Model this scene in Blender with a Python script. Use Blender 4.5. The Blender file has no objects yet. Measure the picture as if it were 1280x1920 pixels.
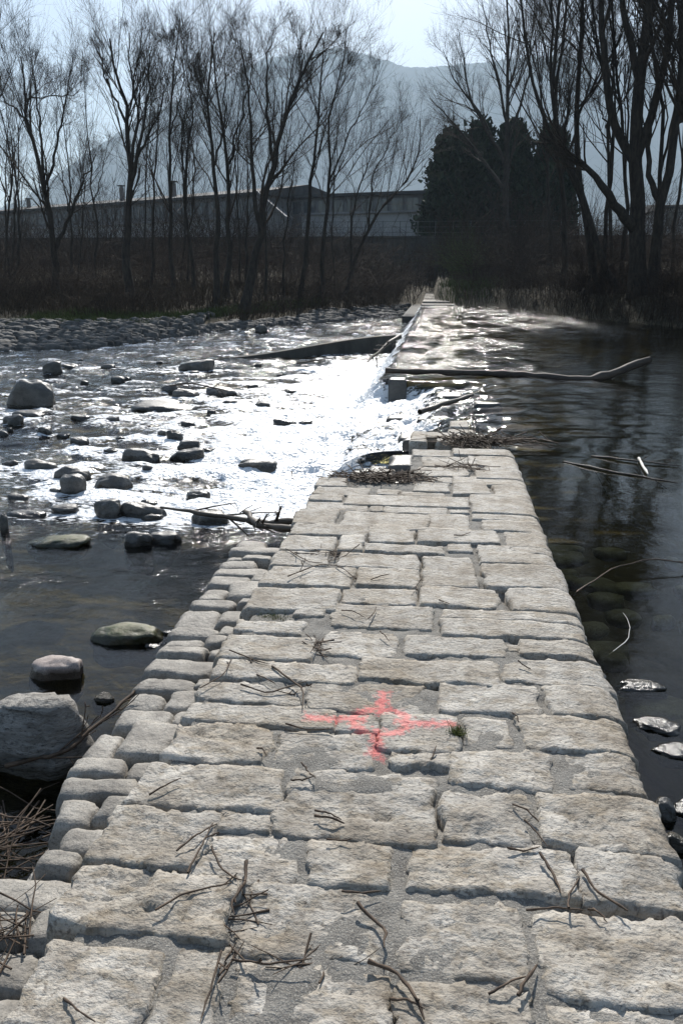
import bpy, math, random
import numpy as np
from mathutils import Vector
sc = bpy.context.scene
R = math.radians
# ---------------------------------------------------------------- camera
cam = bpy.data.objects.new('camera', bpy.data.cameras.new('camera'))
sc.collection.objects.link(cam)
cam.data.sensor_fit = 'VERTICAL'; cam.data.sensor_height = 22.2; cam.data.lens = 18.0
cam.data.clip_start = 0.05; cam.data.clip_end = 20000
cam.location = (0, 0, 1.6); cam.rotation_euler = (R(90 - 16.018), 0, R(6.48))
sc.camera = cam
# ---------------------------------------------------------------- light
SUN_EL, SUN_AZ = 37.0, -3.5            # azimuth from +Y towards +X
w = bpy.data.worlds.new('World'); sc.world = w; w.use_nodes = True
nt = w.node_tree; bg = nt.nodes['Background']; bg.inputs[1].default_value = 0.08
sky = nt.nodes.new('ShaderNodeTexSky'); sky.sky_type = 'NISHITA'; sky.sun_disc = False
sky.sun_elevation = R(SUN_EL); sky.sun_rotation = R(SUN_AZ); sky.air_density = 1.0; sky.dust_density = 0.8
nt.links.new(sky.outputs[0], bg.inputs[0])
S = Vector((math.sin(R(SUN_AZ)) * math.cos(R(SUN_EL)), math.cos(R(SUN_AZ)) * math.cos(R(SUN_EL)), math.sin(R(SUN_EL))))
sl = bpy.data.lights.new('sun', 'SUN'); sl.energy = 5.0; sl.angle = R(0.5); sl.color = (1, .96, .9)
so = bpy.data.objects.new('sun', sl); sc.collection.objects.link(so); so.rotation_euler = S.to_track_quat('Z', 'Y').to_euler()
vs = sc.view_settings; vs.view_transform = 'Standard'; vs.look = 'None'; vs.exposure = 0.95; vs.gamma = 1.0; vs.use_curve_mapping = False
sc.cycles.use_denoising = True; sc.cycles.max_bounces = 8; sc.cycles.transparent_max_bounces = 12
sc.cycles.caustics_reflective = False; sc.cycles.caustics_refractive = False; sc.cycles.volume_bounces = 0
# ---------------------------------------------------------------- helpers
rng = np.random.default_rng(7)
def link(o, parent=None):
    sc.collection.objects.link(o)
    if parent is not None: o.parent = parent
    return o
def tag(o, label=None, cat=None, group=None, kind=None):
    if label: o['label'] = label
    if cat: o['category'] = cat
    if group: o['group'] = group
    if kind: o['kind'] = kind
    return o
def empty(name, loc=(0, 0, 0)):
    o = bpy.data.objects.new(name, None); o.location = loc; o.empty_display_size = .1
    return link(o)
def mesh(name, V, F, mat=None, smooth=True):
    V = np.ascontiguousarray(V, dtype=np.float32).reshape(-1, 3); me = bpy.data.meshes.new(name)
    F = F if isinstance(F, list) else [F]
    F = [np.asarray(f, dtype=np.int32) for f in F if len(f)]
    me.vertices.add(len(V)); me.vertices.foreach_set('co', V.ravel())
    nl = sum(f.size for f in F); npoly = sum(len(f) for f in F)
    me.loops.add(nl); me.polygons.add(npoly)
    me.loops.foreach_set('vertex_index', np.concatenate([f.ravel() for f in F]))
    tot = np.concatenate([np.full(len(f), f.shape[1], np.int32) for f in F])
    st = np.concatenate([[0], np.cumsum(tot)[:-1]]).astype(np.int32)
    me.polygons.foreach_set('loop_start', st)
    me.polygons.foreach_set('use_smooth', np.full(npoly, smooth))
    me.update(calc_edges=True); me.validate()
    if mat: me.materials.append(mat)
    return me
def mobj(name, V, F, mat, parent=None, smooth=True, loc=None):
    o = bpy.data.objects.new(name, mesh(name, V, F, mat, smooth))
    if loc is not None: o.location = loc
    return link(o, parent)
def grid_faces(n, m):            # n rows, m columns
    i = np.arange(n - 1)[:, None] * m + np.arange(m - 1)[None, :]
    return np.stack([i, i + 1, i + m + 1, i + m], -1).reshape(-1, 4)
def _h(ix, iy, iz, s):
    v = (ix * 374761393 + iy * 668265263 + iz * 2147483647 + s * 974711) & 0xffffffff
    v = ((v ^ (v >> 13)) * 1274126177) & 0xffffffff
    v = ((v ^ (v >> 16)) * 2246822519) & 0xffffffff
    return ((v ^ (v >> 15)) & 0xffff) / 32767.5 - 1.0
def noise(x, y, z=0., s=0):      # value noise, -1..1
    x, y, z = np.broadcast_arrays(np.asarray(x, float), np.asarray(y, float), np.asarray(z, float))
    fx, fy, fz = np.floor(x), np.floor(y), np.floor(z)
    ix, iy, iz = fx.astype(np.int64), fy.astype(np.int64), fz.astype(np.int64)
    u, v, t = x - fx, y - fy, z - fz
    u = u * u * u * (u * (u * 6 - 15) + 10); v = v * v * v * (v * (v * 6 - 15) + 10); t = t * t * (3 - 2 * t)
    r = 0
    for a in (0, 1):
        for b in (0, 1):
            for c in ((0, 1) if z.any() else (0,)):
                r = r + _h(ix + a, iy + b, iz + c, s) * (u if a else 1 - u) * (v if b else 1 - v) * (t if c else (1 - t if z.any() else 1))
    return r
def fbm(x, y, z=0., o=4, s=0, g=.5):
    r, a, n = 0, 1., 0
    for k in range(o):
        r = r + a * noise(np.asarray(x) * 2.03**k + 17.3 * k, np.asarray(y) * 2.03**k - 9.1 * k, np.asarray(z) * 2.03**k, s + k); n += a; a *= g
    return r / n
def sstep(a, b, x): t = np.clip((x - a) / (b - a), 0, 1); return t * t * (3 - 2 * t)
def tubes(P, Rd, k):             # P (N,K,3), Rd (N,K) -> verts, quads
    N, K, _ = P.shape
    T = np.gradient(P, axis=1); T /= np.linalg.norm(T, axis=2, keepdims=True) + 1e-9
    ref = np.where(np.abs(T[..., 2:3]) > .8, np.array([1., .2, 0]), np.array([.1, .2, 1.]))
    A = np.cross(T, ref); A /= np.linalg.norm(A, axis=2, keepdims=True) + 1e-9
    B = np.cross(T, A); an = np.arange(k) * 2 * math.pi / k
    V = P[:, :, None] + Rd[:, :, None, None] * (A[:, :, None] * np.cos(an)[:, None] + B[:, :, None] * np.sin(an)[:, None])
    b = (np.arange(N)[:, None, None] * K + np.arange(K - 1)[None, :, None]) * k
    j = np.arange(k)[None, None, :]; j2 = (j + 1) % k
    Fq = np.stack([b + j, b + j2, b + k + j2, b + k + j], -1).reshape(-1, 4)
    return V.reshape(-1, 3), Fq
def join(parts):
    Vs, Fs, n = [], [], 0
    for V, F in parts:
        Vs.append(V); Fs.append(np.asarray(F) + n); n += len(V)
    return np.concatenate(Vs), Fs
BOXF = np.array([[0, 3, 2, 1], [4, 5, 6, 7], [0, 1, 5, 4], [1, 2, 6, 5], [2, 3, 7, 6], [3, 0, 4, 7]])
def boxv(x0, x1, y0, y1, z0, z1):
    return np.array([[x0, y0, z0], [x1, y0, z0], [x1, y1, z0], [x0, y1, z0], [x0, y0, z1], [x1, y0, z1], [x1, y1, z1], [x0, y1, z1]], float)
_ico = {}
def ico(n):
    if n not in _ico:
        import bmesh
        bm = bmesh.new(); bmesh.ops.create_icosphere(bm, subdivisions=n, radius=1)
        V = np.array([v.co[:] for v in bm.verts]); bm.verts.index_update()
        F = np.array([[v.index for v in f.verts] for f in bm.faces]); bm.free(); _ico[n] = (V, F)
    return _ico[n]
def rock(wd, dp, ht, seed, n=4, rough=.16, flat=.55, pw=.8):
    V, F = ico(n); V = V.copy()
    V = np.sign(V) * np.abs(V) ** pw
    q = 1 + rough * 2 * fbm(V[:, 0] * 1.1 + seed * 3.7, V[:, 1] * 1.1, V[:, 2] * 1.1 + seed, 2, seed) + rough * .5 * fbm(V[:, 0] * 4 + seed, V[:, 1] * 4, V[:, 2] * 6, 4, seed + 9)
    V = V * q[:, None]
    V[:, 2] = np.where(V[:, 2] > flat, flat + (V[:, 2] - flat) * .45, V[:, 2])
    V[:, 2] += .15 * V[:, 0] * (((seed * 7) % 5) - 2) / 2
    m = np.abs(V).max(0); top = V[:, 2].max()
    V[:, 0] *= wd / 2 / m[0]; V[:, 1] *= dp / 2 / m[1]; V[:, 2] *= ht / top
    return V, F
# ---------------------------------------------------------------- materials
def mat(name, c1, c2, scale=5., rough=.8, bump=.3, bscale=30., c3=None, s3=60., stretch=(1, 1, 1), spec=.5, bdist=.02, rnd=0., stain=None):
    m = bpy.data.materials.new(name); m.use_nodes = True; n = m.node_tree.nodes; l = m.node_tree.links
    b = n['Principled BSDF']; b.inputs['Roughness'].default_value = rough; b.inputs['Specular IOR Level'].default_value = spec
    g = n.new('ShaderNodeNewGeometry'); mp = n.new('ShaderNodeMapping'); mp.inputs['Scale'].default_value = stretch
    l.new(g.outputs['Position'], mp.inputs[0])
    def tex(s, det=5):
        t = n.new('ShaderNodeTexNoise'); t.inputs['Scale'].default_value = s; t.inputs['Detail'].default_value = det; t.inputs['Roughness'].default_value = .62
        l.new(mp.outputs[0], t.inputs['Vector']); return t
    def ramp(src, a, bb, p0=.35, p1=.65):
        r = n.new('ShaderNodeValToRGB'); r.color_ramp.elements[0].position = p0; r.color_ramp.elements[1].position = p1
        r.color_ramp.elements[0].color = (*a, 1); r.color_ramp.elements[1].color = (*bb, 1); l.new(src, r.inputs[0]); return r
    col = ramp(tex(scale).outputs[0], c1, c2).outputs[0]
    if c3:
        mx = n.new('ShaderNodeMix'); mx.data_type = 'RGBA'; mx.blend_type = 'MIX'
        rr = ramp(tex(s3, 3).outputs[0], (0, 0, 0), (1, 1, 1), .52, .68)
        l.new(rr.outputs[0], mx.inputs[0]); l.new(col, mx.inputs[6]); mx.inputs[7].default_value = (*c3, 1); col = mx.outputs[2]
    if stain:
        for ss, dark, p0, p1 in stain:
            mx = n.new('ShaderNodeMix'); mx.data_type = 'RGBA'; mx.blend_type = 'MULTIPLY'; mx.inputs[0].default_value = 1
            rr = ramp(tex(ss, 4).outputs[0], dark, (1, 1, 1), p0, p1); l.new(col, mx.inputs[6]); l.new(rr.outputs[0], mx.inputs[7]); col = mx.outputs[2]
    if rnd:
        oi = n.new('ShaderNodeObjectInfo'); mr = n.new('ShaderNodeMapRange'); mr.inputs[3].default_value = 1 - rnd; mr.inputs[4].default_value = 1 + rnd
        l.new(oi.outputs['Random'], mr.inputs[0]); hs = n.new('ShaderNodeHueSaturation'); l.new(mr.outputs[0], hs.inputs['Value']); l.new(col, hs.inputs['Color']); col = hs.outputs[0]
    l.new(col, b.inputs['Base Color'])
    if bump:
        bp = n.new('ShaderNodeBump'); bp.inputs['Strength'].default_value = bump; bp.inputs['Distance'].default_value = bdist
        l.new(tex(bscale, 6).outputs[0], bp.inputs['Height']); l.new(bp.outputs[0], b.inputs['Normal'])
    m['col'] = 1; return m
M = {}
M['stone'] = mat('granite_paving', (.28, .255, .22), (.47, .438, .385), 9, .75, .85, 42, (.17, .15, .128), 75, (1, 1.25, 1), .35, .02, .1, [(2.2, (.7, .65, .58), .36, .56), (14, (.74, .7, .64), .38, .5)])
M['apron'] = mat('granite_apron', (.15, .135, .115), (.33, .305, .265), 8, .7, .8, 45, (.13, .12, .1), 140, (1, 1, 1), .4, .012, .12)
M['wet'] = mat('wet_stone', (.035, .032, .028), (.085, .08, .068), 6, .42, .6, 40, None, 60, (1, 1, 1), .5, .012, .15)
M['mortar'] = mat('mortar', (.14, .13, .115), (.24, .225, .2), 12, .95, 1., 110, (.38, .36, .32), 220, (1, 1, 1), .2, .012)
M['rock'] = mat('river_rock', (.05, .046, .04), (.13, .12, .105), 4, .42, .7, 26, (.035, .032, .028), 60, (1, 1, 1.5), .5, .015, .2)
M['pale'] = mat('pale_boulder', (.18, .168, .15), (.32, .3, .27), 5, .8, 1., 22, (.08, .075, .068), 40, (1, 1, 3), .3, .03)
M['granite'] = mat('pink_granite', (.24, .19, .165), (.4, .33, .29), 12, .6, .4, 60, (.1, .09, .085), 160, (1, 1, 1), .4, .006)
M['moss_rock'] = mat('mossy_rock', (.05, .052, .022), (.14, .13, .07), 9, .6, .6, 40, (.05, .065, .015), 20, (1, 1, 1), .4, .012)
M['cobble'] = mat('bank_cobble', (.03, .028, .025), (.1, .094, .086), 3, .85, .3, 30, None, 60, (1, 1, 1), .4, .01, .35)
M['bed'] = mat('river_bed_soil', (.045, .036, .022), (.1, .082, .052), 1.6, .95, .6, 9, (.05, .042, .028), 6, (1, 1, 1), .2, .06)
M['bark'] = mat('bark', (.022, .018, .014), (.055, .044, .034), 9, .9, .6, 30, None, 60, (1, 1, .3), .2, .02)
M['twig'] = mat('twig_bark', (.03, .022, .016), (.06, .045, .032), 9, .85, 0, spec=.2)
M['brush'] = mat('brushwood', (.02, .013, .009), (.055, .036, .023), 3, .9, 0, spec=.2)
M['stick'] = mat('dry_twig', (.04, .026, .017), (.11, .074, .048), 25, .75, .4, 120, None, 60, (1, 1, 1), .3, .002)
M['drift'] = mat('driftwood', (.035, .026, .019), (.09, .07, .05), 8, .6, .6, 30, None, 60, (.3, 1, 1), .4, .01)
M['wetwood'] = mat('wet_driftwood', (.03, .022, .016), (.075, .056, .04), 8, .7, .6, 30, None, 60, (.3, 1, 1), .4, .01)
M['bleached'] = mat('bleached_wood', (.5, .46, .4), (.68, .64, .57), 8, .7, .3, 60)
M['grass'] = mat('bank_grass', (.045, .06, .014), (.09, .105, .03), 3, .8, 0, spec=.2)
M['moss'] = mat('moss', (.07, .09, .015), (.15, .16, .035), 30, .9, .6, 90)
M['conifer'] = mat('conifer_foliage', (.01, .018, .009), (.032, .046, .02), 1.5, .8, 0, spec=.2)
M['concrete'] = mat('dark_concrete', (.035, .034, .03), (.075, .07, .06), 2, .85, .4, 20, (.06, .058, .05), 3, (1, 1, .4), .3, .01)
M['wall'] = mat('factory_plaster', (.11, .105, .1), (.17, .165, .16), .6, .9, 0)
M['white_wall'] = mat('pale_plaster', (.24, .24, .24), (.32, .32, .31), .6, .9, 0)
M['roof'] = mat('factory_roof', (.03, .03, .03), (.06, .058, .055), .8, .9, 0)
M['tin'] = mat('pale_sheet_roof', (.12, .12, .125), (.18, .18, .18), .8, .5, 0)
M['glass'] = mat('window_glass', (.04, .045, .05), (.07, .08, .085), 1, .08, 0)
M['metal'] = mat('grey_metal', (.07, .07, .07), (.11, .11, .11), 3, .5, 0)
M['brick'] = mat('chimney_brick', (.1, .085, .075), (.16, .13, .115), 3, .9, 0)
M['hill'] = mat('winter_woodland', (.05, .048, .032), (.11, .1, .07), .02, 1., 0, c3=(.035, .04, .025), s3=.05, spec=0.)
# painted marker: red spray cross with a ring, on the granite
def spray(m):
    n = m.node_tree.nodes; l = m.node_tree.links; b = n['Principled BSDF']; src = b.inputs['Base Color'].links[0].from_socket
    g = n.new('ShaderNodeNewGeometry'); sp = n.new('ShaderNodeSeparateXYZ'); l.new(g.outputs['Position'], sp.inputs[0])
    def mth(op, a, c=None, d=None):
        k = n.new('ShaderNodeMath'); k.operation = op
        for i, v in enumerate((a, c, d)):
            if v is None: continue
            if isinstance(v, (int, float)): k.inputs[i].default_value = v
            else: l.new(v, k.inputs[i])
        return k.outputs[0]
    tx = n.new('ShaderNodeTexNoise'); tx.inputs['Scale'].default_value = 55; tx.inputs['Detail'].default_value = 5; l.new(g.outputs['Position'], tx.inputs[0])
    nz = mth('MULTIPLY', mth('SUBTRACT', tx.outputs[0], .5), .085)
    x = mth('SUBTRACT', sp.outputs[0], -.168); y = mth('SUBTRACT', sp.outputs[1], 2.75)
    ax, ay = mth('ABSOLUTE', x), mth('ABSOLUTE', y)
    arm1 = mth('MAXIMUM', mth('SUBTRACT', ax, .026), mth('SUBTRACT', ay, .24))
    arm2 = mth('MAXIMUM', mth('SUBTRACT', ay, .022), mth('SUBTRACT', ax, .285))
    rr = mth('SQRT', mth('ADD', mth('MULTIPLY', x, x), mth('MULTIPLY', y, y)))
    ring = mth('SUBTRACT', mth('ABSOLUTE', mth('SUBTRACT', rr, .1)), .02)
    hole = mth('SUBTRACT', .055, rr)
    d = mth('MAXIMUM', mth('MINIMUM', mth('MINIMUM', arm1, arm2), ring), hole)
    d = mth('ADD', d, nz)
    mk = n.new('ShaderNodeMapRange'); mk.interpolation_type = 'SMOOTHSTEP'; l.new(d, mk.inputs[0])
    mk.inputs[1].default_value = .014; mk.inputs[2].default_value = -.022; mk.inputs[3].default_value = 0; mk.inputs[4].default_value = .6
    mx = n.new('ShaderNodeMix'); mx.data_type = 'RGBA'; l.new(mk.outputs[0], mx.inputs[0]); l.new(src, mx.inputs[6]); mx.inputs[7].default_value = (.8, .17, .16, 1)
    l.new(mx.outputs[2], b.inputs['Base Color'])
def wet_band(m):          # the splash line: stone is dark and shiny just above the water
    n = m.node_tree.nodes; l = m.node_tree.links; p = n['Principled BSDF']; src = p.inputs['Base Color'].links[0].from_socket
    tc = n.new('ShaderNodeTexCoord'); sp = n.new('ShaderNodeSeparateXYZ'); l.new(tc.outputs['Object'], sp.inputs[0])
    tx = n.new('ShaderNodeTexNoise'); tx.inputs['Scale'].default_value = 14; l.new(tc.outputs['Object'], tx.inputs[0])
    ad = n.new('ShaderNodeMath'); ad.operation = 'MULTIPLY_ADD'; l.new(tx.outputs[0], ad.inputs[0]); ad.inputs[1].default_value = -.06; l.new(sp.outputs[2], ad.inputs[2])
    mr = n.new('ShaderNodeMapRange'); l.new(ad.outputs[0], mr.inputs[0]); mr.inputs[1].default_value = .02; mr.inputs[2].default_value = .05
    mx = n.new('ShaderNodeMix'); mx.data_type = 'RGBA'; mx.blend_type = 'MULTIPLY'; mx.inputs[0].default_value = 1
    rp = n.new('ShaderNodeValToRGB'); rp.color_ramp.elements[0].color = (.3, .28, .24, 1); l.new(mr.outputs[0], rp.inputs[0]); l.new(src, mx.inputs[6]); l.new(rp.outputs[0], mx.inputs[7]); l.new(mx.outputs[2], p.inputs['Base Color'])
    r2 = n.new('ShaderNodeMapRange'); l.new(mr.outputs[0], r2.inputs[0]); r2.inputs[3].default_value = .2; r2.inputs[4].default_value = p.inputs['Roughness'].default_value; l.new(r2.outputs[0], p.inputs['Roughness'])
for k in ('rock', 'pale', 'granite', 'moss_rock'): wet_band(M[k])
spray(M['stone']); spray(M['mortar'])
def water_material():
    m = bpy.data.materials.new('river_water'); m.use_nodes = True; n = m.node_tree.nodes; l = m.node_tree.links
    n.remove(n['Principled BSDF']); out = n['Material Output']
    g = n.new('ShaderNodeNewGeometry')
    def tex(s, st=(1, 1, 1), det=3):
        mp = n.new('ShaderNodeMapping'); mp.inputs['Scale'].default_value = st; l.new(g.outputs['Position'], mp.inputs[0])
        t = n.new('ShaderNodeTexNoise'); t.inputs['Scale'].default_value = s; t.inputs['Detail'].default_value = det; l.new(mp.outputs[0], t.inputs[0]); return t.outputs[0]
    at = n.new('ShaderNodeAttribute'); at.attribute_name = 'chop'
    fo = n.new('ShaderNodeAttribute'); fo.attribute_name = 'foam'
    b1 = n.new('ShaderNodeBump'); b1.inputs['Distance'].default_value = .075
    l.new(tex(5, (1, 1.2, 1), 5), b1.inputs['Height']); l.new(at.outputs['Fac'], b1.inputs['Strength'])
    b2 = n.new('ShaderNodeBump'); b2.inputs['Distance'].default_value = .02
    l.new(tex(28, (1, 1.2, 1), 4), b2.inputs['Height']); l.new(at.outputs['Fac'], b2.inputs['Strength']); l.new(b1.outputs[0], b2.inputs['Normal'])
    gl = n.new('ShaderNodeBsdfGlossy'); rg = n.new('ShaderNodeMapRange'); l.new(at.outputs['Fac'], rg.inputs[0]); rg.inputs[3].default_value = .03; rg.inputs[4].default_value = .13; l.new(rg.outputs[0], gl.inputs['Roughness']); l.new(b2.outputs[0], gl.inputs['Normal'])
    tr = n.new('ShaderNodeBsdfTransparent'); tr.inputs[0].default_value = (.74, .7, .46, 1)
    fr = n.new('ShaderNodeFresnel'); fr.inputs[0].default_value = 1.33; l.new(b2.outputs[0], fr.inputs['Normal'])
    mx = n.new('ShaderNodeMixShader'); l.new(fr.outputs[0], mx.inputs[0]); l.new(tr.outputs[0], mx.inputs[1]); l.new(gl.outputs[0], mx.inputs[2])
    df = n.new('ShaderNodeBsdfPrincipled'); df.inputs['Base Color'].default_value = (.68, .7, .72, 1); df.inputs['Roughness'].default_value = .35
    df.inputs['Specular IOR Level'].default_value = .6
    b3 = n.new('ShaderNodeBump'); b3.inputs['Distance'].default_value = .06; b3.inputs['Strength'].default_value = 1.; l.new(tex(20, (1, 1, 1), 6), b3.inputs['Height']); l.new(b3.outputs[0], df.inputs['Normal'])
    sm = n.new('ShaderNodeMath'); sm.operation = 'MULTIPLY_ADD'; l.new(tex(20, (.6, 1.5, 1), 6), sm.inputs[0]); sm.inputs[1].default_value = 1.3; l.new(fo.outputs['Fac'], sm.inputs[2])
    mr = n.new('ShaderNodeMapRange'); mr.interpolation_type = 'SMOOTHSTEP'; l.new(sm.outputs[0], mr.inputs[0]); mr.inputs[1].default_value = 1.0; mr.inputs[2].default_value = 1.25  # sharp cut: foam, and white flecks coloured in as sparkle on the rapids
    m2 = n.new('ShaderNodeMixShader'); l.new(mr.outputs[0], m2.inputs[0]); l.new(mx.outputs[0], m2.inputs[1]); l.new(df.outputs[0], m2.inputs[2])
    l.new(m2.outputs[0], out.inputs[0]); return m
M['water'] = water_material()
# ---------------------------------------------------------------- data (metres)
TOP = [(0.177, 0.378, 9.167, 9.566), (-0.245, -0.08, 8.271, 8.833), (-0.082, 0.262, 8.516, 8.826), (0.023, 0.346, 8.236, 8.527), (0.15, 0.429, 8.849, 9.043), (0.312, 0.58, 8.5, 8.75), (-0.195, 0.155, 7.445, 7.722), (0.174, 0.628, 7.562, 7.836), (-0.096, 0.3, 7.057, 7.442), (0.31, 0.667, 7.115, 7.548), (-0.138, 0.287, 6.683, 6.992), (0.189, 0.384, 6.91, 7.078), (0.34, 0.683, 6.621, 6.892), (0.433, 0.661, 6.902, 7.077), (-0.52, -0.337, 6.641, 6.896), (-0.035, 0.15, 6.476, 6.66), (0.165, 0.676, 6.419, 6.724), (-0.919, -0.682, 6.225, 6.512), (-0.156, 0.131, 6.188, 6.449), (0.153, 0.43, 6.108, 6.504), (0.461, 0.695, 6.023, 6.42), (-0.904, -0.471, 5.993, 6.222), (-0.424, -0.25, 6.038, 6.219), (-0.24, 0.098, 6.044, 6.163), (-0.91, -0.652, 5.804, 5.962), (-0.63, 0.264, 5.735, 6.025), (0.275, 0.712, 5.623, 6.122), (-0.9, -0.452, 5.585, 5.797), (-0.44, -0.348, 5.586, 5.721), (-0.332, 0.109, 5.566, 5.726), (0.116, 0.255, 5.595, 5.697), (0.257, 0.686, 5.48, 5.608), (-0.929, -0.645, 5.209, 5.558), (-0.606, -0.02, 5.14, 5.532), (-0.02, 0.246, 5.205, 5.572), (0.335, 0.709, 5.206, 5.478), (-0.905, -0.408, 4.97, 5.211), (-0.393, -0.11, 4.889, 5.233), (-0.096, 0.424, 4.919, 5.199), (0.457, 0.717, 4.893, 5.237), (-0.906, -0.593, 4.664, 4.944), (-0.561, -0.417, 4.683, 4.985), (-0.394, 0.071, 4.709, 4.861), (0.1, 0.248, 4.766, 4.921), (0.271, 0.688, 4.781, 4.925), (-0.918, -0.586, 4.398, 4.644), (-0.537, -0.071, 4.421, 4.676), (-0.041, 0.247, 4.165, 4.651), (0.279, 0.712, 4.568, 4.774), (0.295, 0.717, 4.193, 4.559), (-0.906, -0.411, 4.1, 4.386), (-0.401, -0.064, 4.135, 4.4), (-0.92, -0.46, 3.763, 4.048), (-0.452, -0.075, 3.893, 4.107), (-0.054, 0.347, 3.896, 4.154), (0.403, 0.731, 3.894, 4.196), (-0.65, -0.5, 3.7, 3.814), (-0.473, 0.022, 3.606, 3.874), (0.054, 0.704, 3.743, 3.862), (-0.908, -0.583, 3.487, 3.62), (0.054, 0.698, 3.553, 3.734), (-0.912, -0.505, 3.206, 3.448), (-0.472, -0.136, 3.289, 3.546), (-0.1, 0.344, 3.336, 3.537), (0.401, 0.666, 3.382, 3.541), (0.343, 0.396, 3.418, 3.488), (-0.829, -0.293, 3.02, 3.182), (-0.279, 0.3, 3.068, 3.282), (0.314, 0.738, 3.116, 3.352), (-0.855, -0.476, 2.835, 2.989), (-0.461, -0.013, 2.807, 3.054), (0.052, 0.434, 2.855, 3.095), (0.468, 0.729, 2.873, 3.107), (-0.89, -0.339, 2.678, 2.826), (-0.162, 0.112, 2.565, 2.814), (-0.324, -0.177, 2.665, 2.788), (0.131, 0.31, 2.621, 2.823), (0.334, 0.721, 2.626, 2.859), (-0.892, -0.542, 2.42, 2.651), (-0.515, -0.164, 2.43, 2.643), (-0.123, 0.09, 2.459, 2.552), (0.095, 0.421, 2.378, 2.58), (0.473, 0.705, 2.403, 2.624), (-0.924, -0.458, 2.172, 2.397), (-0.449, 0.032, 2.061, 2.409), (0.056, 0.329, 2.096, 2.328), (0.359, 0.726, 2.105, 2.36), (-0.95, -0.616, 1.887, 2.144), (-0.624, -0.454, 2.07, 2.175), (-0.632, -0.339, 1.859, 2.055), (-0.322, -0.083, 1.872, 2.05), (-0.031, 0.427, 1.889, 2.077), (0.438, 0.709, 1.89, 2.098), (-0.949, -0.486, 1.651, 1.873), (-0.457, -0.1, 1.62, 1.87), (-0.046, 0.264, 1.603, 1.841), (0.29, 0.662, 1.567, 1.84), (-0.874, -0.61, 1.348, 1.606), (-0.594, -0.457, 1.371, 1.632), (-0.421, -0.055, 1.381, 1.593), (-0.042, 0.272, 1.42, 1.581), (0.288, 0.631, 1.389, 1.556)]
APRON = [(-1.388, -1.178, 5.498, 5.68), (-1.39, -1.029, 5.339, 5.477), (-1.379, -1.262, 5.179, 5.294), (-1.282, -1.074, 5.203, 5.318), (-1.378, -1.15, 5.027, 5.162), (-1.379, -1.038, 4.861, 5.009), (-1.373, -1.109, 4.665, 4.831), (-1.107, -1.024, 4.735, 4.856), (-1.361, -1.206, 4.412, 4.624), (-1.206, -0.999, 4.472, 4.702), (-1.365, -1.11, 4.27, 4.388), (-1.096, -1.012, 4.3, 4.411), (-1.373, -1.154, 3.996, 4.235), (-1.142, -0.996, 4.041, 4.253), (-1.348, -1.098, 3.852, 3.972), (-1.094, -1.006, 3.868, 4.011), (-1.341, -1.135, 3.72, 3.83), (-1.13, -1.012, 3.737, 3.843), (-1.326, -1.082, 3.589, 3.704), (-1.077, -1.014, 3.608, 3.721), (-1.335, -0.993, 3.394, 3.568), (-1.31, -1.048, 3.231, 3.366), (-1.049, -0.978, 3.282, 3.388), (-1.293, -1.128, 3.055, 3.206), (-1.128, -0.985, 3.089, 3.256), (-1.27, -1.045, 2.894, 3.04), (-1.049, -0.98, 2.954, 3.072), (-1.303, -1.184, 2.655, 2.851), (-1.188, -0.974, 2.679, 2.916), (-1.295, -1.102, 2.526, 2.64), (-1.095, -0.994, 2.537, 2.658), (-1.288, -1.012, 2.408, 2.513), (-1.235, -1.102, 2.246, 2.389), (-1.096, -0.975, 2.27, 2.4), (-1.152, -0.984, 2.114, 2.241), (-1.174, -1.039, 2.006, 2.096), (-1.288, -0.958, 1.861, 1.991), (-1.216, -1.071, 1.727, 1.847), (-1.058, -0.976, 1.73, 1.853), (-1.166, -0.994, 1.576, 1.719), (-1.081, -0.924, 1.432, 1.567)]
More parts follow.
